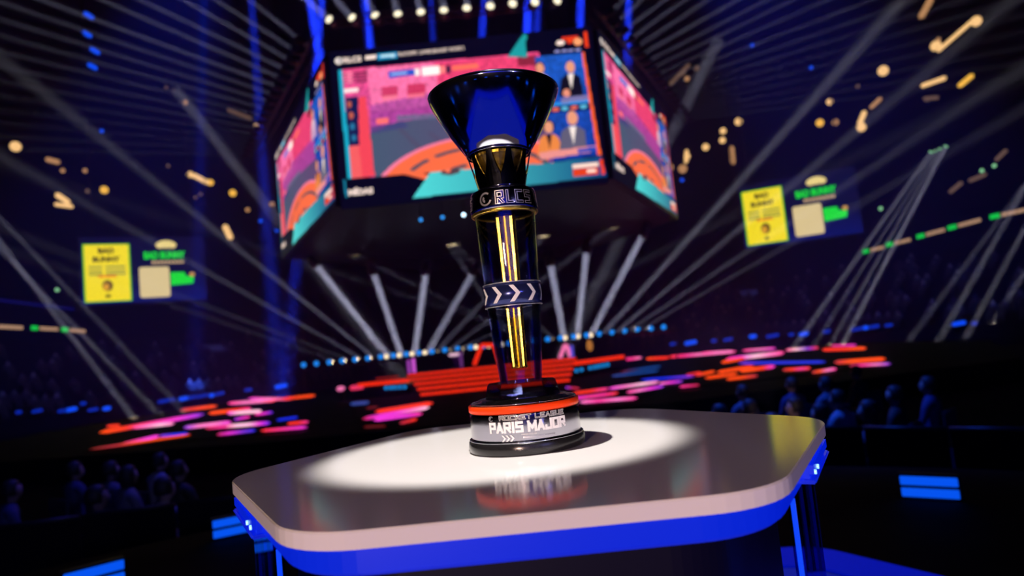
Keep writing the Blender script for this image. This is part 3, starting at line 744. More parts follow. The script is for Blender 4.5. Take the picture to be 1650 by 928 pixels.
obj('desk_top', boxm((0, 0, .7), (.72, .4, .14), .05), glow('desk_pink', (246, 200, 236), 1.), t); obj('desk_body', boxm((.1, .1, .31), (.5, .3, .62), .02), mat('purple_desk', (.1, .04, .2), .4), t)
p = at_y(950, 556, 36); t = thing('warm_lantern', 'dim amber lantern on the stage right of the pink frame', 'lamp', p)
obj('globe', lathe([(0, -.32), (.10, -.28), (.17, -.1), (.15, .12), (.08, .26), (0, .28)], 20), glow('amber_dim', (190, 120, 60), .8), t); obj('base', boxm((0, 0, -.36), (.2, .2, .08), .01), M_dark, t)

# ------------------------------------------------------------------ LED floor with streaks of light
C = dict(r=(250, 46, 26), o=(252, 72, 10), p=(250, 50, 150), m=(240, 50, 215), w=(255, 190, 225), v=(130, 50, 220), b=(20, 40, 230), d=(90, 14, 14), k=(180, 30, 60), n=(6, 60, 140), h=(255, 120, 200))
ST_L = [(160, 697, 329, 667, 9, 'orpmv'), (172, 687, 194, 685, 6, 'rr'), (213, 689, 281, 682, 7, 'phwh'), (290, 661, 350, 654, 7, 'koo'), (336, 666, 405, 658, 8, 'oorp'), (367, 650, 445, 645, 7, 'phhr'), (366, 666, 422, 662, 8, 'mwww'),
        (296, 689, 373, 680, 8, 'vhhm'), (330, 690, 380, 686, 6, 'kpp'), (362, 687, 436, 681, 8, 'pwwmb'), (377, 676, 403, 671, 5, 'vmp'), (196, 716, 257, 702, 7, 'kpmm'), (257, 702.5, 303, 698, 6, 'vbb'), (144, 724, 307, 700, 4.5, 'dkooo'),
        (349, 700, 412, 693, 6, 'kmvb'), (400, 642, 470, 643, 6, 'mhr'), (455, 642.5, 508, 637, 6, 'roo'), (446, 677, 480, 672, 5, 'bb'), (463, 683, 497, 679.5, 6, 'rrp'), (420, 694, 495, 688, 6, 'rpm'), (410, 668, 440, 664, 5, 'pmb')]
ST_C = [(604, 664, 698, 649, 9, 'rrrr'), (584, 675, 692, 656, 8, 'kmmhw'), (602, 677, 681, 666, 7, 'mmmp'), (644, 682, 672, 675, 6, 'kr'), (586, 688, 622, 686, 5, 'dd'), (564, 651, 595, 648, 8, 'nn'), (590, 658, 610, 655, 5, 'dd')]
ST_D = [(923, 634, 981, 626, 6, 'rrp'), (925, 642, 996, 633, 6, 'mppr'), (934, 648, 1027, 641, 7, 'hphp'), (981, 626, 1062, 615, 6, 'mhwh'), (1010, 632, 1070, 622, 6, 'phmv'), (911, 624, 934, 626, 5, 'vkk'), (985, 606, 1062, 597, 5, 'nnn'), (1000, 599, 1065, 590, 4.5, 'dnn')]
ST_R = [(1000, 580, 1034, 576, 6, 'pph'), (1041, 578, 1078, 576, 6, 'orr'), (1077, 575, 1186, 566, 6.5, 'rphhp'), (1196, 565, 1250, 561, 5, 'phm'), (1130, 569, 1183, 566, 6, 'phh'), (1170, 579, 1264, 568, 9, 'pmwhp'), (1162, 584, 1200, 577, 7, 'oor'), (1325, 563.5, 1396, 561, 7, 'rrroo'),
        (1338, 557, 1380, 556, 4, 'pm'), (1266, 564, 1319, 560, 6, 'pwvr'), (1190, 585, 1330, 583, 5.5, 'vbbbb'), (1344, 584, 1427, 578, 9, 'kooo'), (1368, 589, 1435, 586, 5.5, 'kphv'), (1155, 600, 1215, 590, 7, 'oor'), (1192, 598, 1249, 590, 8, 'oorm'), (1120, 605, 1152, 598, 6, 'koo'),
        (1136, 609, 1189, 602, 6, 'ooo'), (1170, 611, 1221, 605, 6, 'ook'), (1261, 596, 1306, 593, 6, 'krpr'), (1308, 600, 1348, 594, 6, 'kohp'), (1033, 612, 1118, 606, 5, 'bbv'), (1062, 618, 1100, 614, 5, 'hmv'), (1095, 623, 1127, 620, 5, 'pk'), (1105, 604, 1130, 600, 5, 'kr')]
def led_floor(S, label, zoff):
    z = ZD + .03; P = []
    for x0, y0, x1, y1, w, c in S:
        for x, y in ((x0, y0), (x1, y1)): P += [at_z(x, y, z).xy]
    # convex hull
    pts = sorted((p.x, p.y) for p in P)
    def half(pp):
        h = []
        for p in pp:
            while len(h) > 1 and (h[-1][0]-h[-2][0])*(p[1]-h[-2][1]) - (h[-1][1]-h[-2][1])*(p[0]-h[-2][0]) <= 0: h.pop()
            h.append(p)
        return h
    hull = half(pts)[:-1] + half(pts[::-1])[:-1]
    c = (sum(p[0] for p in hull)/len(hull), sum(p[1] for p in hull)/len(hull))
    hull = [(c[0] + (x - c[0])*1.03, c[1] + (y - c[1])*1.03) for x, y in hull]
    t = thing('led_floor', label, 'LED floor', (0, 0, 0), group='streaked LED floors of the stage')
    obj('panel', prism(hull, ZD, z), mat('led_black', (.0008, .0008, .0014), .7, spec=.05), t)
    for i, (x0, y0, x1, y1, w, cs) in enumerate(S):
        zz = z + .004 + i*.002; n = max(8, 3*(len(cs))); L = math.hypot(x1 - x0, y1 - y0); ux, uy = (x1 - x0)/L, (y1 - y0)/L; nx, ny = -uy, ux
        v = []; f = []; col = []; cap = min(.5, w*.9/L)
        for k in range(n + 1):
            s = k/n; e = min(s, 1 - s)/cap; hw = w*.33*(math.sqrt(max(0., 1 - (1 - e)**2)) if e < 1 else 1.); hw = max(hw, .35)
            g = s*(len(cs) - 1); j = min(int(g), len(cs) - 2); u = g - j
            cc = np.array(lin(*C[cs[j]]))*(1 - u) + np.array(lin(*C[cs[j + 1]]))*u
            for sg in (1, -1):
                q_ = at_z(x0 + ux*L*s + nx*hw*sg, y0 + uy*L*s + ny*hw*sg, zz); v.append(tuple(q_)); col.append(tuple(cc) + (1,))
            if k: f.append((2*k - 2, 2*k - 1, 2*k + 1, 2*k))
        me = bpy.data.meshes.new('light_streak'); me.from_pydata(v, [], f); me.update()
        a = me.color_attributes.new('Col', 'FLOAT_COLOR', 'POINT')
        for j, c4 in enumerate(col): a.data[j].color = c4
        obj('light_streak', me, M_led, t)
led_floor(ST_L, 'LED floor with red and pink light streaks on the left side', 0)
led_floor(ST_C, 'small LED floor patch with magenta streaks just left of the trophy base', 1)
led_floor(ST_D, 'LED floor patch with pink streaks just right of the trophy base', 2)
led_floor(ST_R, 'LED floor with orange and pink light streaks on the right side', 3)
for x, y, w, lb in ((549, 626, 10, 'small pink-white lit block at the far left end of the stage wing'), (575, 624, 20, 'pink-red lit block beside the left stage wing')):
    p = at_y(x, y, 31); t = thing('lit_block', lb, 'light box', (p.x, p.y, ZD)); h = max(.2, p.z - ZD)
    obj('plinth', boxm((0, .1, h/2 - .08), (w*31/F, .3, h - .16), .01), M_dark, t); obj('light_top', boxm((0, 0, h), (w*31/F, .4, .2), .05), glow('pinkblock', (250, 120, 190), .95) if w < 15 else glow('pinkblock2', (246, 56, 110), .95), t)

# ------------------------------------------------------------------ side LED screens with the concert advert
def advert(xc, yc, wpx, label):
    p = at_r(xc, yc, 31.5); d = (p - EYE); Wd = wpx/F*d.dot(_f); Hd = Wd*.60
    t = thing('advert_screen', label, 'screen', p, (0, 0, math.atan2(d.y, d.x) - PI/2), 'advert screens in the upper bowl')
    def Q(u, v, y=-.02): return ((u - .5)*Wd, y, (.5 - v)*Hd)
    sc_ = obj('panel', boxm((0, .15, 0), (Wd*1.03, .3, Hd*1.04), .03), M_dark, t)
    n1, n2 = 24, 16; im = np.zeros((n2, n1, 3)); c1, c2 = np.array(lin(8, 8, 44)), np.array(lin(6, 14, 96))
    for i in range(n2): im[i] = c1 + (c2 - c1)*max(0, 1 - i/6.)
    obj('backdrop', picture_mesh(im, Wd, Hd, 'backdrop'), M_pic, t, loc=(0, -.005, 0))
    def pl(nm, pts, m, y, par=sc_): return flat(nm, [Q(u, v, y) for u, v in pts], m, par)
    pl('poster_border', [(.02, .10), (.385, .10), (.385, .97), (.02, .97)], glow('poster_green', (96, 190, 30), 1.), -.02)
    po = pl('poster', [(.032, .115), (.373, .115), (.373, .955), (.032, .955)], glow('poster_yellow', (250, 228, 40), 1.), -.03)
    mtx = glow('poster_text', (60, 36, 8), 1.); mg = glow('poster_grey', (160, 158, 70), 1.); mo = glow('poster_orange', (245, 130, 30), 1.)
    for body, v, w in (('BAD', .245, .125), ('BUNNY', .375, .21)): wall_text(body, w*Wd, .085*Hd, mtx, po, Q(.2, v, -.04), (PI/2, 0, 0), .05)
    for v in (.43, .49, .54):
        for u0, u1 in ((.06, .165), (.19, .345)): pl('print_line', [(u0, v), (u1, v), (u1, v + .032), (u0, v + .032)], mg, -.04)
    pl('print_line', [(.13, .575), (.27, .575), (.27, .605), (.13, .605)], mo, -.045)
    def disc(u, v, ru, rv, m, y, nm, n=20): return pl(nm, [(u + ru*math.cos(2*PI*k/n), v + rv*math.sin(2*PI*k/n)) for k in range(n)][::1], m, y)
    disc(.20, .73, .042, .085, glow('poster_hair', (110, 80, 24), 1.), -.04, 'portrait'); disc(.188, .75, .024, .055, glow('poster_face', (222, 160, 50), 1.), -.045, 'portrait'); disc(.2, .885, .022, .022, mtx, -.04, 'print_mark')
    mc = glow('cream_print', (240, 218, 150), 1.); gg = glow('green_print', (30, 225, 60), 1.)
    disc(.68, .115, .075, .06, mc, -.02, 'logo'); 
    for u, r in ((.63, .035), (.73, .035)): disc(u, .13, r, .05, mc, -.022, 'logo')
    wall_text('BAD BUNNY', .34*Wd, .115*Hd, gg, sc_, Q(.665, .345, -.02), (PI/2, 0, 0), .05)
    for k in range(9): pl('print_line', [(.555 + .03*k, .375), (.578 + .03*k, .375), (.578 + .03*k, .42), (.555 + .03*k, .42)], glow('cream_dim', (200, 170, 140), 1.), -.02)
    r = .03; cs = [(.45, .47), (.695, .47), (.695, .93), (.45, .93)]
    pts = []
    for k, (u, v) in enumerate(((.675, .90), (.47, .90), (.47, .50), (.675, .50))):
        for s in range(5): a_ = PI/2*(k + s/4); pts.append((u + .02*math.cos(a_), v + .034*math.sin(a_)))
    pl('cream_tile', pts, mat('cream_tile', (.05, .05, .05), .4, emis=lin(228, 206, 158), estr=.95), -.02)
    pl('green_patch', [(.705, .56), (.82, .56), (.83, .62), (.90, .64), (.89, .74), (.705, .76)], gg, -.02); disc(.885, .60, .024, .035, glow('tan_dot', (200, 150, 80), 1.), -.03, 'print_mark')
    for u in (-.4, .4): obj('hanging_cable', tube(bmesh.new(), (u*Wd, .2, Hd*.5), (u*Wd, .2, 30.8 - p.z), .05, 6), M_truss, t)
advert(234, 434, 176, 'concert advert screen with yellow poster on the left of the arena')
advert(1286, 336, 174, 'concert advert screen with yellow poster on the right of the arena')
for x, y, lb in ((1208, 484, 'small dim switched-off screen on the right below the advert'), (347, 572, 'small dim switched-off screen on the left above the yellow lamps')):
    p = at_r(x, y, 33); d = p - EYE; t = thing('dim_screen', lb, 'screen', p, (0, 0, math.atan2(d.y, d.x) - PI/2), 'dim screens on the balcony')
    s = 42/F*d.dot(_f); obj('panel', boxm((0, .1, 0), (s, .15, s*.9), .02), M_dark, t); obj('display', boxm((0, .01, 0), (s*.94, .02, s*.82), .004), glow('dimscr', (14, 14, 50), 1.), t); obj('caption_bar', boxm((0, -.01, s*.27), (s*.85, .02, s*.14), .004), glow('dimscr2', (26, 26, 76), 1.), t)
    bm = bmesh.new(); tube(bm, (0, .1, s*.45), (0, .1, 20), .03, 6); obj('hanging_cable', bm, M_truss, t)

# ribbon board segments
M_rg = glow('ribbon_green', (20, 200, 80), 1.); M_rc = glow('ribbon_cream', (190, 150, 130), .95)
def ribbon(x0, y0, x1, y1, gfrac, label):
    a, b = at_r(x0, y0, RB + 2.45), at_r(x1, y1, RB + 2.45); d = b - a; L = d.xy.length
    t = thing('ribbon_display', label, 'LED display', (a + b)/2, (0, 0, math.atan2(d.y, d.x)), 'ribbon display segments on the balcony')
    ti = -math.atan2(d.z, L); h = .30
    R3 = Matrix.Rotation(ti, 3, 'Y')
    obj('board', boxm((0, .10, 0), (L*1.04, .12, h*1.5), .01, R3), M_dark, t)
    if gfrac: obj('green_block', boxm(R3 @ Vector((-L/2 + L*gfrac/2, 0, 0)), (L*gfrac, .05, h), .02, R3), M_rg, t)
    obj('text_band', boxm(R3 @ Vector((L*gfrac/2 + .05, .01, 0)), (L*(1 - gfrac) - .1, .05, h*.75), .02, R3), M_rc, t)
    for k in range(5): obj('lettering', boxm(R3 @ Vector((-L/2 + L*(gfrac + .09 + (1 - gfrac)*.19*k), -.018, 0)), (L*.02, .01, h*.5), 0, R3), M_dark, t)
for i, s in enumerate(((1390, 406, 1424, 398, .3), (1428, 395, 1467, 386, .28), (1477, 382, 1522, 370, .28), (1527, 368, 1580, 354, .27), (1595, 350, 1652, 338, .28))):
    ribbon(*s, 'green and cream ribbon display on the right balcony, number %s from the stage' % ('one', 'two', 'three', 'four', 'five')[i])
for i, s in enumerate(((-6, 526, 37, 528, 0), (50, 528, 94, 530.5, .25), (99, 530.5, 138, 534, .26))):
    ribbon(*s, ('cream ribbon display at the left edge of the balcony', 'green and cream ribbon display in the middle of the left balcony', 'green and cream ribbon display nearest the stage on the left balcony')[i])
# dim blue balcony line on the left
a, b = at_r(-5, 483, RB + 2.3), at_r(118, 498, RB + 2.3); bm = bmesh.new(); tube(bm, a, b, .10, 6)
tag(obj('light_strip', bm, glow('navy_line', (8, 10, 90), 1.)), 'dim navy light strip along the left upper balcony', 'light strip')

# ------------------------------------------------------------------ scattered house lights in the upper bowl
M_warm = glow('warm_house', (255, 205, 150), 1.05); M_yel = glow('yellow_house', (250, 190, 80), 1.05); M_tan = glow('tan_house', (190, 140, 105), .9); M_mint = glow('mint_dot', (130, 200, 160), 1.2); M_bl2 = glow('blue_house', (10, 70, 250), 1.3); M_dim = glow('dim_house', (110, 85, 80), .8); M_bl3 = glow('blue_row', (6, 40, 190), 1.); M_redl = glow('red_house', (220, 40, 30), 1.)
def house(px, py, rpx, m, label, group, ang=None, L=0, rad=36.5):
    p = at_r(px, py, rad); k = (p - EYE).dot(_f)/F; r = rpx*k
    t = thing('house_light', label, 'lamp', p, (0, 0, math.atan2(p.y, p.x) - PI/2), group)
    if L:
        l = L*k; R3 = Matrix.Rotation(-math.radians(ang), 3, 'Y')
        obj('tube', boxm((0, 0, 0), (l, r*1.2, r*1.5), r*.4, R3), m, t); obj('housing', boxm((0, r*1.3, 0), (l*1.05, r, r*2.2), r*.2, R3), M_dark, t)
    else:
        obj('globe', lathe([(0, -r), (r*.5, -r*.87), (r*.87, -r*.5), (r, 0), (r*.87, r*.5), (r*.5, r*.87), (0, r)], 14), m, t); obj('bracket', boxm((0, r*1.6, 0), (r*.6, r*1.6, r*.6)), M_dark, t)
GH = 'house lights in the upper bowl'
wl_l = [(25, 236, 8, M_warm), (137, 275, 3.5, M_tan), (168, 306, 6, M_yel), (306, 281, 5, M_warm), (339, 294, 5, M_yel), (375, 311, 5.5, M_yel), (298, 165, 4, M_tan), (279, 144, 3, M_dim), (268, 141, 2.5, M_dim), (413, 203, 3.6, M_warm), (101, 275, 3.5, M_tan), (271, 267, 2.6, M_dim), (141, 308, 3.5, M_dim), (323, 313, 2.6, M_dim), (399, 338, 3.6, M_tan), (438, 329, 4, M_tan), (315, 318, 2.5, M_dim)]
wl_r = [(1190, 196, 6, M_warm), (1165, 211, 5, M_warm), (1164, 226, 5, M_warm), (1137, 237, 5.5, M_warm), (1337, 164, 5, M_warm), (1321, 198, 6, M_yel), (1346, 197, 5, M_tan), (1423, 114, 8, M_warm), (1382, 139, 3, M_dim), (1077, 270, 8, M_tan), (1100, 272, 7, M_tan), (1107, 252, 5, M_warm), (1388, 205, 7, M_warm), (1508, 74, 8, M_warm), (1512, 64, 3.5, M_tan), (1573, 34, 8, M_warm), (1107, 127, 4, M_tan), (1123, 110, 4, M_dim), (1100, 118, 4, M_dim), (1494, 160, 3.5, M_dim), (1650, 425, 4, M_warm)]
for i, (x, y, r, m) in enumerate(wl_l): house(x, y, r, m, 'small round warm lamp scattered high in the left upper bowl', GH)
for i, (x, y, r, m) in enumerate(wl_r): house(x, y, r, m, 'small round warm lamp scattered high in the right upper bowl', GH)
for x, y, r, m, a, L, lb in ((85, 259, 5, M_tan, -14, 20, 'short tan tube lamp high at the far left'), (101, 320, 5.5, M_warm, -40, 24, 'slanting warm tube lamp, upper of the pair at the far left'), (103, 331, 4, M_warm, -8, 26, 'level warm tube lamp, lower of the pair at the far left'), (323, 288, 5, M_warm, -30, 28, 'warm tube lamp between two round lamps left of the scoreboard'), (367, 374, 6, M_warm, -70, 26, 'upright warm tube lamp below the left screen'), (386, 184, 3.5, M_dim, -22, 38, 'long dim tube lamp left of the scoreboard'),
        (1540, 57, 4, M_warm, 32, 66, 'long slanting warm tube lamp in the top right corner'), (1504, 132, 4.5, M_warm, 6, 36, 'level tan tube lamp at the right below the long slanting one'), (1556, 130, 5, M_yel, 32, 26, 'slanting golden tube lamp near the right edge'), (1411, 166, 4, M_tan, 36, 22, 'short slanting tan tube lamp in the right upper bowl'), (1389, 190, 5, M_warm, 62, 24, 'upright warm tube lamp in the right upper bowl'), (1180, 250, 5, M_tan, 88, 30, 'upright tan tube lamp right of the scoreboard'), (1106, 252, 4, M_warm, 80, 22, 'upright warm tube lamp hard against the right screen'), (1492, 13, 6, M_tan, 55, 34, 'dim tan tube lamp at the top right edge'), (1095, 120, 4, M_dim, 38, 44, 'dim slanting tube lamp beside the right truss row'), (1500, 158, 4, M_dim, -12, 22, 'dim brown tube lamp at the right'), (1613, 250, 4, M_dim, 40, 22, 'dim slanting tube lamp near the right edge above the ribbon'), (1575, 286, 4, M_dim, 15, 26, 'dim level tube lamp near the right edge above the ribbon'), (1540, 302, 4, M_dim, 35, 24, 'dim grey tube lamp right of the steep beams')):
    house(x, y, r, m, lb, 'tube lamps in the upper bowl', a, L)
for x, y in ((92, 467), (199, 533), (1419, 336), (1331, 382), (1336, 417), (1582, 275), (1602, 267), (1492, 446)): house(x, y, 3, M_mint, 'tiny mint green exit lamp dotted round the bowl', 'mint exit lamps')
for x, y, lb in ((143, 25, 'topmost of four blue lozenge lamps at the upper left'), (140, 55, 'second of four blue lozenge lamps at the upper left'), (153, 82, 'third of four blue lozenge lamps at the upper left'), (149, 107, 'lowest of four blue lozenge lamps at the upper left')): house(x, y, 4.5, M_bl2, lb, 'blue lozenge lamps', -32, 15, 33)
for x, y in ((420, 356), (446, 371), (164, 211), (1099, 290), (1307, 109), (1212, 73)): house(x, y, 3, M_bl2, 'tiny blue lamp dotted round the bowl', 'tiny blue lamps')
for x, y, r, c in ((361, 607, 5.5, 'w'), (378, 606.5, 5, 'w'), (393, 605, 5.5, 'w'), (352, 616.5, 6, 'y'), (367, 620, 4.5, 'w'), (392, 619.5, 5.5, 'w'), (404, 618.5, 4, 'w'), (410, 618, 4.5, 'w')): house(x, y, r, M_yel if c == 'y' else M_warm, 'round yellow lamp in the cluster above the left LED floor', 'yellow lamp cluster on the left', rad=31)
for x, y, r, c in ((1165, 523, 5.5, 'w'), (1179, 522, 5.5, 'w'), (1199, 518.5, 5.5, 'w'), (1214, 525, 6, 'y'), (1200, 531, 6, 'w'), (1166, 537.5, 5, 'w'), (1172, 536.5, 5, 'w'), (1144, 539, 5, 'w'), (1152, 538, 5, 'w')): house(x, y, r, M_yel if c == 'y' else M_warm, 'round yellow lamp in the cluster above the right LED floor', 'yellow lamp cluster on the right', rad=31)
for x, y in ((275, 638), (369, 631), (1280, 532)): house(x, y, 3.5, M_redl, 'tiny red lamp among the front row of the crowd', 'tiny red lamps', rad=27)
for x, y in ((1377, 512), (1378, 507), (1458, 511), (1467, 507), (1497, 505), (1532, 498), (1614, 490), (184, 648), (14, 658)): house(x, y, 3.4, M_tan, 'tiny warm phone light held up in the crowd', 'phone lights in the crowd', rad=29)

for sd, pts in (('left', ((100, 662), (113, 660), (134, 650), (150, 660), (172, 658), (265, 646), (278, 644), (296, 642), (310, 640), (325, 638), (341, 637), (354, 634), (400, 628), (453, 622), (30, 664), (60, 662))), ('right', ((1085, 554), (1113, 552), (1150, 549), (1173, 547), (1213, 542), (1245, 541), (1275, 539), (1295, 538), (1332, 534), (1382, 530), (1395, 528), (1409, 526), (1432, 524), (1545, 521), (1570, 521)))):
    for i, (x, y) in enumerate(pts): house(x, y, (3.2, 4.2, 3.6)[i % 3], (M_bl3, M_bl2, M_bl3)[i % 3], 'small blue lamp along the %s front row of the stands' % sd, 'blue front-row lamps on the %s' % sd, 6 if i % 2 else 4, (12, 20, 9, 15)[i % 4], rad=25.1)
# beams crossing the bowl: steep fixtures at right, left edge beams, blue beams, broad diffuse beams
for i, (x, y, tx, ty, pw) in enumerate(((1500, 245, 1318, 505, 60), (1506, 243, 1340, 510, 45), (1514, 240, 1362, 512, 45), (1524, 236, 1380, 512, 90))):
    p = at_y(x, y, 38); beam_head(p, at_y(tx, ty, 38), .10, pw, M_mint, 'steep beam lamp with mint lens at upper right, %s from left' % ('first', 'second', 'third', 'fourth')[i], 'steep beam lamps at upper right', size=.12)
for i, (x, y, tx, ty, pw, Y) in enumerate(((-30, 350, 190, 640, 60, 34), (-40, 360, 230, 640, 40, 34), (-30, 320, 265, 630, 28, 34), (1690, 235, 1540, 500, 50, 34), (1720, 240, 1580, 500, 45, 34), (1760, 270, 1625, 480, 40, 34), (1740, 180, 1500, 500, 30, 34))):
    p = at_y(x, y, Y); beam_head(p, at_y(tx, ty, Y), .12, pw, M_lens2, 'beam lamp hung beyond the %s edge of the view' % ('left' if x < 0 else 'right'), 'beam lamps beyond the edges', size=.14)
for x, y, tx, ty, pw, r, Y in ((280, 140, 445, 350, 110, .36, 44), (1160, 60, 1040, 300, 130, .40, 44), (345, -40, 322, 10, 0, .2, 44)):
    if pw: p = at_y(x, y, Y); beam_head(p, at_y(tx, ty, Y), r, pw, M_dark, 'wide soft beam lamp %s of the scoreboard' % ('left' if x < 700 else 'right'), 'wide soft beam lamps', size=.3, spread=3)
BLUE = (.03, .09, 1.)
for i, (x, tx, ty, pw, Y, r) in enumerate(((400, 422, 240, 60, 40, .22), (330, 325, 150, 22, 44, .25), (487, 520, 120, 330, 40, .24), (524, 510, 100, 200, 40, .22), (580, 600, 110, 360, 42, .24), (785, 775, 80, 170, 42, .22), (853, 848, 100, 420, 42, .26), (872, 862, 90, 120, 42, .22), (937, 934, 90, 260, 42, .24), (1015, 1010, 110, 180, 40, .22), (690, 700, 100, 60, 44, .2))):
    p = at_y(x, -70, Y); beam_head(p, at_y(tx, ty, Y), r, pw*2.6, M_bl, 'blue beam lamp hung high above the frame, number %s from the left' % ('one two three four five six seven eight nine ten eleven'.split()[i]), 'blue beam lamps high above', col=BLUE, size=.25, spread=3.2)

# ------------------------------------------------------------------ people
def skin_mesh(verts, edges, name, sub):
    me = bpy.data.meshes.new(name); me.from_pydata([v[0] for v in verts], [], edges)
    o = bpy.data.objects.new(name, me); COL.objects.link(o)
    sm = o.modifiers.new('skin', 'SKIN'); sm.use_smooth_shade = True
    for i, v in enumerate(verts):
        r = v[1]; d = me.skin_vertices[0].data[i]; d.radius = r if isinstance(r, tuple) else (r, r); d.use_root = i == 0
    if sub: o.modifiers.new('sub', 'SUBSURF').levels = sub
    d = bpy.data.meshes.new_from_object(o.evaluated_get(bpy.context.evaluated_depsgraph_get())); bpy.data.objects.remove(o); bpy.data.meshes.remove(me)
    d.materials.clear(); return d
def seated(name, sub, fingers, lean=0., head_turn=0., arm=0):
    V = []; E_ = []
    def v(co, r, par=None):
        V.append((Vector(co), r)); i = len(V) - 1
        if par is not None: E_.append((par, i))
        return i
    pel = v((0, 0, .53), (.15, .12)); bel = v((0, .01 + lean*.2, .68), (.15, .11), pel); che = v((0, .0 + lean*.5, .88), (.165, .115), bel)
    nb = v((0, .0 + lean*.8, 1.02), (.10, .08), che); nk = v((0, .015 + lean, 1.09), .055, nb)
    jx, jy = math.sin(head_turn), math.cos(head_turn); hb = Vector((0, .03 + lean*1.1, 0))
    h1 = v(hb + Vector((.02*jx, .02*jy, 1.16)), (.068, .075), nk); h2 = v(hb + Vector((0, 0, 1.235)), (.078, .096), h1); h3 = v(hb + Vector((-.01*jx, -.01*jy, 1.31)), (.062, .078), h2)
    if fingers:
        v(hb + Vector((.112*jx, .112*jy, 1.205)), .014, h2)
        for s in (-1, 1): v(hb + Vector((s*.088*jy, -s*.088*jx, 1.215)), .016, h2)
    for s in (-1, 1):
        sh = v((s*.185, lean*.6, .985), .068, che if not fingers else nb); el = v((s*.235, .06 + lean*.6, .74), .05, sh)
        if arm and s > 0: wr = v((s*.24, .22, 1.02), .034, el); ha_ = v((s*.22, .25, 1.10), .038, wr); fd = Vector((0, .03, .07))
        else: wr = v((s*.15, .29, .645), .034, el); ha_ = v((s*.13, .36, .635), .036, wr); fd = Vector((0, .07, -.02))
        if fingers:
            for k in range(4):
                o_ = Vector((s*.017*(k - 1.5), 0, 0)); c0 = V[ha_][0]; a = v(c0 + o_ + fd*.75, .0095, ha_); v(c0 + o_ + fd*(1.2 - .1*abs(k - 1.5)) + Vector((0, 0, -.012)), .008, a)
            a = v(V[ha_][0] + Vector((-s*.04, .01, .0)), .010, ha_); v(V[ha_][0] + Vector((-s*.05, .04, -.005)), .008, a)
        hp = v((s*.10, .06, .51), .088, pel); kn = v((s*.13, .46, .50), .066, hp); an = v((s*.13, .47, .10), .044, kn); v((s*.14, .60, .045), .040, an)
    d = skin_mesh(V, E_, name, sub); return d
def cloth_mat(name, cloth, leg_c, skin_c):
    m = bpy.data.materials.new(name); m.use_nodes = True; nt = m.node_tree; N = nt.nodes; L = nt.links; b = N['Principled BSDF']; b.inputs['Roughness'].default_value = .75
    tc = N.new('ShaderNodeTexCoord'); sx = N.new('ShaderNodeSeparateXYZ'); L.new(tc.outputs['Object'], sx.inputs[0])
    cr = N.new('ShaderNodeValToRGB'); cr.color_ramp.interpolation = 'CONSTANT'; e = cr.color_ramp.elements
    e[0].position = 0; e[0].color = tuple(leg_c) + (1,); e[1].position = .40; e[1].color = tuple(cloth) + (1,)
    x = e.new(.785); x.color = tuple(skin_c) + (1,)
    mr = N.new('ShaderNodeMapRange'); mr.inputs[2].default_value = 1.4; L.new(sx.outputs[2], mr.inputs[0]); L.new(mr.outputs[0], cr.inputs[0]); L.new(cr.outputs[0], b.inputs['Base Color'])
    return m
CL = [cloth_mat('cloth_%s' % n, c, (.03, .03, .05), s) for n, c, s in (('grey', (.12, .12, .16), (.30, .2, .16)), ('pale', (.30, .30, .34), (.34, .22, .18)), ('navy', (.03, .04, .12), (.28, .18, .14)), ('black', (.015, .015, .015), (.3, .2, .16)))]
hair_m = mat('hair', (.02, .015, .012), .6, var=.4, scale=40)
POSE = [seated('body', 1, True, 0., .1), seated('body', 1, True, .06, -.5), seated('body', 1, True, -.03, .6), seated('body', 1, True, .05, .2, 1)]
LEAN = [0., .06, -.03, .05]
def hair_mesh(long_):
    bm = lathe([(0, .128), (.045, .118), (.080, .085), (.094, .03), (.092, -.02), (.080, -.06 if not long_ else -.15), (.05, -.065 if not long_ else -.17), (0, -.06 if not long_ else -.16)], 18)
    for v_ in bm.verts:
        v_.co.y *= 1.12
        if v_.co.y > .03 and v_.co.z < .075: v_.co.y = .03 + (v_.co.y - .03)*.1
    d = bpy.data.meshes.new('hair'); bm.to_mesh(d); bm.free(); return d
HAIR = [hair_mesh(False), hair_mesh(True)]
def chair_proto():
    t = thing('audience_chair', 'x', 'chair')
    obj('seat', boxm((0, .03, .42), (.44, .44, .05), .015), M_seat, t); obj('backrest', boxm((0, -.20, .70), (.44, .04, .40), .015), M_seat, t)
    for sx in (-1, 1):
        for y in (-.18, .22): bm = bmesh.new(); tube(bm, (sx*.19, y, 0), (sx*.18, y, .40), .014, 6); obj('leg', bm, M_truss, t)
        bm = bmesh.new(); tube(bm, (sx*.19, -.19, .40), (sx*.19, -.20, .55), .014, 6); obj('back_post', bm, M_truss, t)
    return t
CH = None
def sit(px, py, Y, face_deg, pose, cl, long_, label):
    """spectator whose head shows at (px,py)"""
    global CH
    p = at_y(px, py, Y); rz = math.radians(face_deg)
    t = thing('person', label, 'person', (p.x, p.y, ZF + .005), (0, 0, rz), 'seated spectators near the platform')
    dz = 0
    b = obj('body', POSE[pose], None, t); 
    if not POSE[pose].materials: POSE[pose].materials.append(CL[0])
    b.material_slots[0].link = 'OBJECT'; b.material_slots[0].material = CL[cl]
    h = obj('hair', HAIR[1 if long_ else 0], hair_m, t, loc=(0, .012 + LEAN[pose]*1.1, 1.235))
    if CH is None: CH = chair_proto(); CH.location = (p.x, p.y, ZF); CH.rotation_euler = (0, 0, rz); c = CH
    else: c = dup(CH, (p.x, p.y, ZF), (0, 0, rz))
    c['label'] = 'dark chair under ' + label; c['group'] = 'spectator chairs'
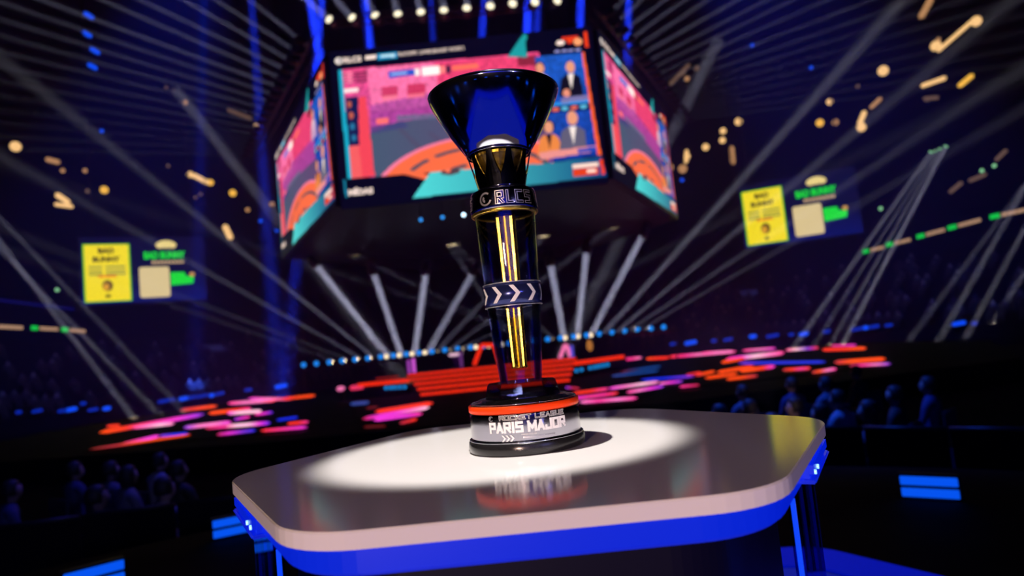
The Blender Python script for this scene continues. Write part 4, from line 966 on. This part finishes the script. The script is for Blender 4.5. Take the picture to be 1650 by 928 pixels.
aud = [(1166, 652, 8.6, 30, 1, 2, 0, 'spectator with a blue-edged arm leftmost behind the table'), (1197, 626, 11, 20, 0, 0, 0, 'small spectator further back behind the table, left'), (1207, 660, 8.9, 20, 2, 3, 0, 'low spectator just over the far table edge'),
       (1250, 669, 7.3, 10, 1, 2, 1, 'long-haired spectator over the table\'s right corner'), (1275, 622, 11.5, 20, 2, 2, 0, 'dim spectator in the second row behind the corner'), (1283, 655, 8.6, 60, 0, 0, 0, 'spectator with lit blue shoulder right of the table corner'), (1318, 652, 7.8, 40, 2, 1, 0, 'pale-shirted spectator among the front group at right'),
       (1333, 628, 11, 25, 0, 0, 0, 'second-row spectator with small lit head at right'), (1357, 642, 8.9, 30, 3, 1, 0, 'spectator with raised hand at right'), (1410, 650, 7.6, 35, 1, 0, 1, 'long-haired spectator with a bright blue outline at right'), (1440, 640, 8.8, 45, 2, 3, 0, 'dark-clad spectator at the right end of the front group'), (1500, 640, 9.5, 40, 0, 2, 0, 'barely lit spectator far right beyond the group'), (1388, 612, 12.5, 30, 1, 3, 0, 'back-row spectator in the dark at right'),
       (118, 755, 9.4, -30, 0, 2, 0, 'barely lit spectator at the far left'), (176, 752, 9.0, -30, 0, 0, 0, 'spectator with a lit head top at the left'), (248, 747, 9.4, -35, 1, 1, 0, 'spectator with a bright blue head at the left'), (158, 802, 7.0, -40, 2, 2, 0, 'spectator with violet shoulder low at the left'), (197, 789, 8.3, -30, 1, 0, 1, 'long-haired spectator with violet highlights low at the left'), (262, 787, 7.1, -20, 0, 1, 0, 'pale-shirted spectator low at the left'), (290, 784, 8.4, -25, 2, 3, 0, 'dim spectator nearest the left table corner'), (5, 800, 8.0, -40, 1, 2, 0, 'spectator at the very left edge')]
for a_ in aud: sit(*a_)
# crowd barriers between the platform and the spectators
def barrier(a, b, n, side_):
    d = b - a; L = d.xy.length/n; rz = math.atan2(d.y, d.x); hz_ = (a.z + b.z)/2 - ZF
    for k in range(n):
        c = a.lerp(b, (k + .5)/n); t = thing('crowd_barrier', 'black crowd barrier in front of the %s spectators, %s from the table' % (side_, ('nearest', 'second', 'third')[k if side_ == 'right' else n - 1 - k]), 'barrier', (c.x, c.y, ZF), (0, 0, rz), 'crowd barriers')
        obj('panel', boxm((0, 0, hz_*.5), (L*.97, .03, hz_*.94), .004), mat('barrier_black', (.004, .004, .006), .7, spec=.1), t)
        obj('top_rail', tube(bmesh.new(), (-L*.49, 0, hz_ - .02), (L*.49, 0, hz_ - .02), .022, 8), M_dark, t)
        for u in (-.42, .42): obj('foot', boxm((u*L, 0, .012), (.06, .5, .024), .004), M_dark, t)
barrier(at_y(1270, 684, 6.9), at_y(1690, 690, 5.5), 3, 'right'); barrier(at_y(-30, 842, 5.7), at_y(430, 798, 6.1), 3, 'left')
# far crowd on the stands
far = [skin_mesh([(Vector(c), r) for c, r in (((0, 0, .2), (.19, .15)), ((0, 0, .45), (.21, .14)), ((0, 0, .60), (.09, .08)), ((0, .02, .72), .095), ((0, .02, .80), .07), ((-.19, .0, .53), .07), ((-.25, .08, .3), .055), ((-.15, .28, .25), .05), ((.19, .0, .53), .07), ((.25, .08, .3), .055), ((.15, .28, .25), .05), ((-.12, .34, .16), .08), ((.12, .34, .16), .08), ((-.12, .42, -.25), .055), ((.12, .42, -.25), .055))],
       [(0, 1), (1, 2), (2, 3), (3, 4), (1, 5), (5, 6), (6, 7), (1, 8), (8, 9), (9, 10), (0, 11), (0, 12), (11, 13), (12, 14)], 'body', 1)]
far[0].materials.append(CL[0])
def crowd(a0, a1, rows, n, side_):
    slots = []
    for k, wgt in rows:
        r = RB - 8.0 + k*.95 + .36; da = math.degrees(.62/r); m_ = int((a1 - a0)/da)
        sl = [(k, r, a0 + da*q_) for q_ in range(m_)]; random.shuffle(sl); slots += sl[:wgt]
    for k, r, ad in slots[:n]:
        a = math.radians(ad); z = -.12 + k*.42
        o = bpy.data.objects.new('person', far[0]); COL.objects.link(o); o.location = (BC.x + r*math.cos(a), BC.y + r*math.sin(a), z + .31); o.rotation_euler = (0, 0, a + PI/2 + random.uniform(-.15, .15)); s = random.uniform(.94, 1.04); o.scale = (s, s, s)
        o.material_slots[0].link = 'OBJECT'; o.material_slots[0].material = CL[random.choice((0, 0, 1, 2, 1))]
        tag(o, 'distant blue-lit spectator sitting in the dark %s-hand stand' % side_, 'person', 'far crowd in the %s stand' % side_)
random.seed(11)
crowd(8, 75, [(0, 30)] + [(k, 14) for k in range(1, 10)], 150, 'right')
crowd(108, 172, [(0, 28)] + [(k, 10) for k in range(1, 9)], 110, 'left')

# ------------------------------------------------------------------ haze that makes the beams visible
hz = obj('haze', boxm((-1, 36, 14.7), (84, 48, 31)), None)
m = bpy.data.materials.new('thin_haze'); m.use_nodes = True; nt = m.node_tree; nt.nodes.clear()
o_ = nt.nodes.new('ShaderNodeOutputMaterial'); v_ = nt.nodes.new('ShaderNodeVolumeScatter'); v_.inputs['Density'].default_value = .008; v_.inputs['Color'].default_value = (.24, .33, 1, 1)
nt.links.new(v_.outputs[0], o_.inputs['Volume']); hz.data.materials.append(m); hz.display_type = 'WIRE'
tag(hz, 'thin smoky haze filling the arena and showing the light beams', 'haze', kind='stuff')

# ------------------------------------------------------------------ rows of alike lamps: say which one, counted from the left of the view
ORD = 'first second third fourth fifth sixth seventh eighth ninth tenth eleventh twelfth thirteenth fourteenth fifteenth sixteenth seventeenth eighteenth nineteenth twentieth'.split()
ORD += ['twenty-' + w for w in ORD[:9]]
same = {}
for ob in list(sc.objects):
    if ob.parent is None and 'label' in ob and ob.get('category') in ('lamp', 'stage light'): same.setdefault(ob['label'], []).append(ob)
for lb, obs in same.items():
    if len(obs) > 1:
        obs.sort(key=lambda ob: proj_y(ob.location)[0])
        for w, ob in zip(ORD, obs): ob['label'] = '%s, %s from left' % (lb, w)
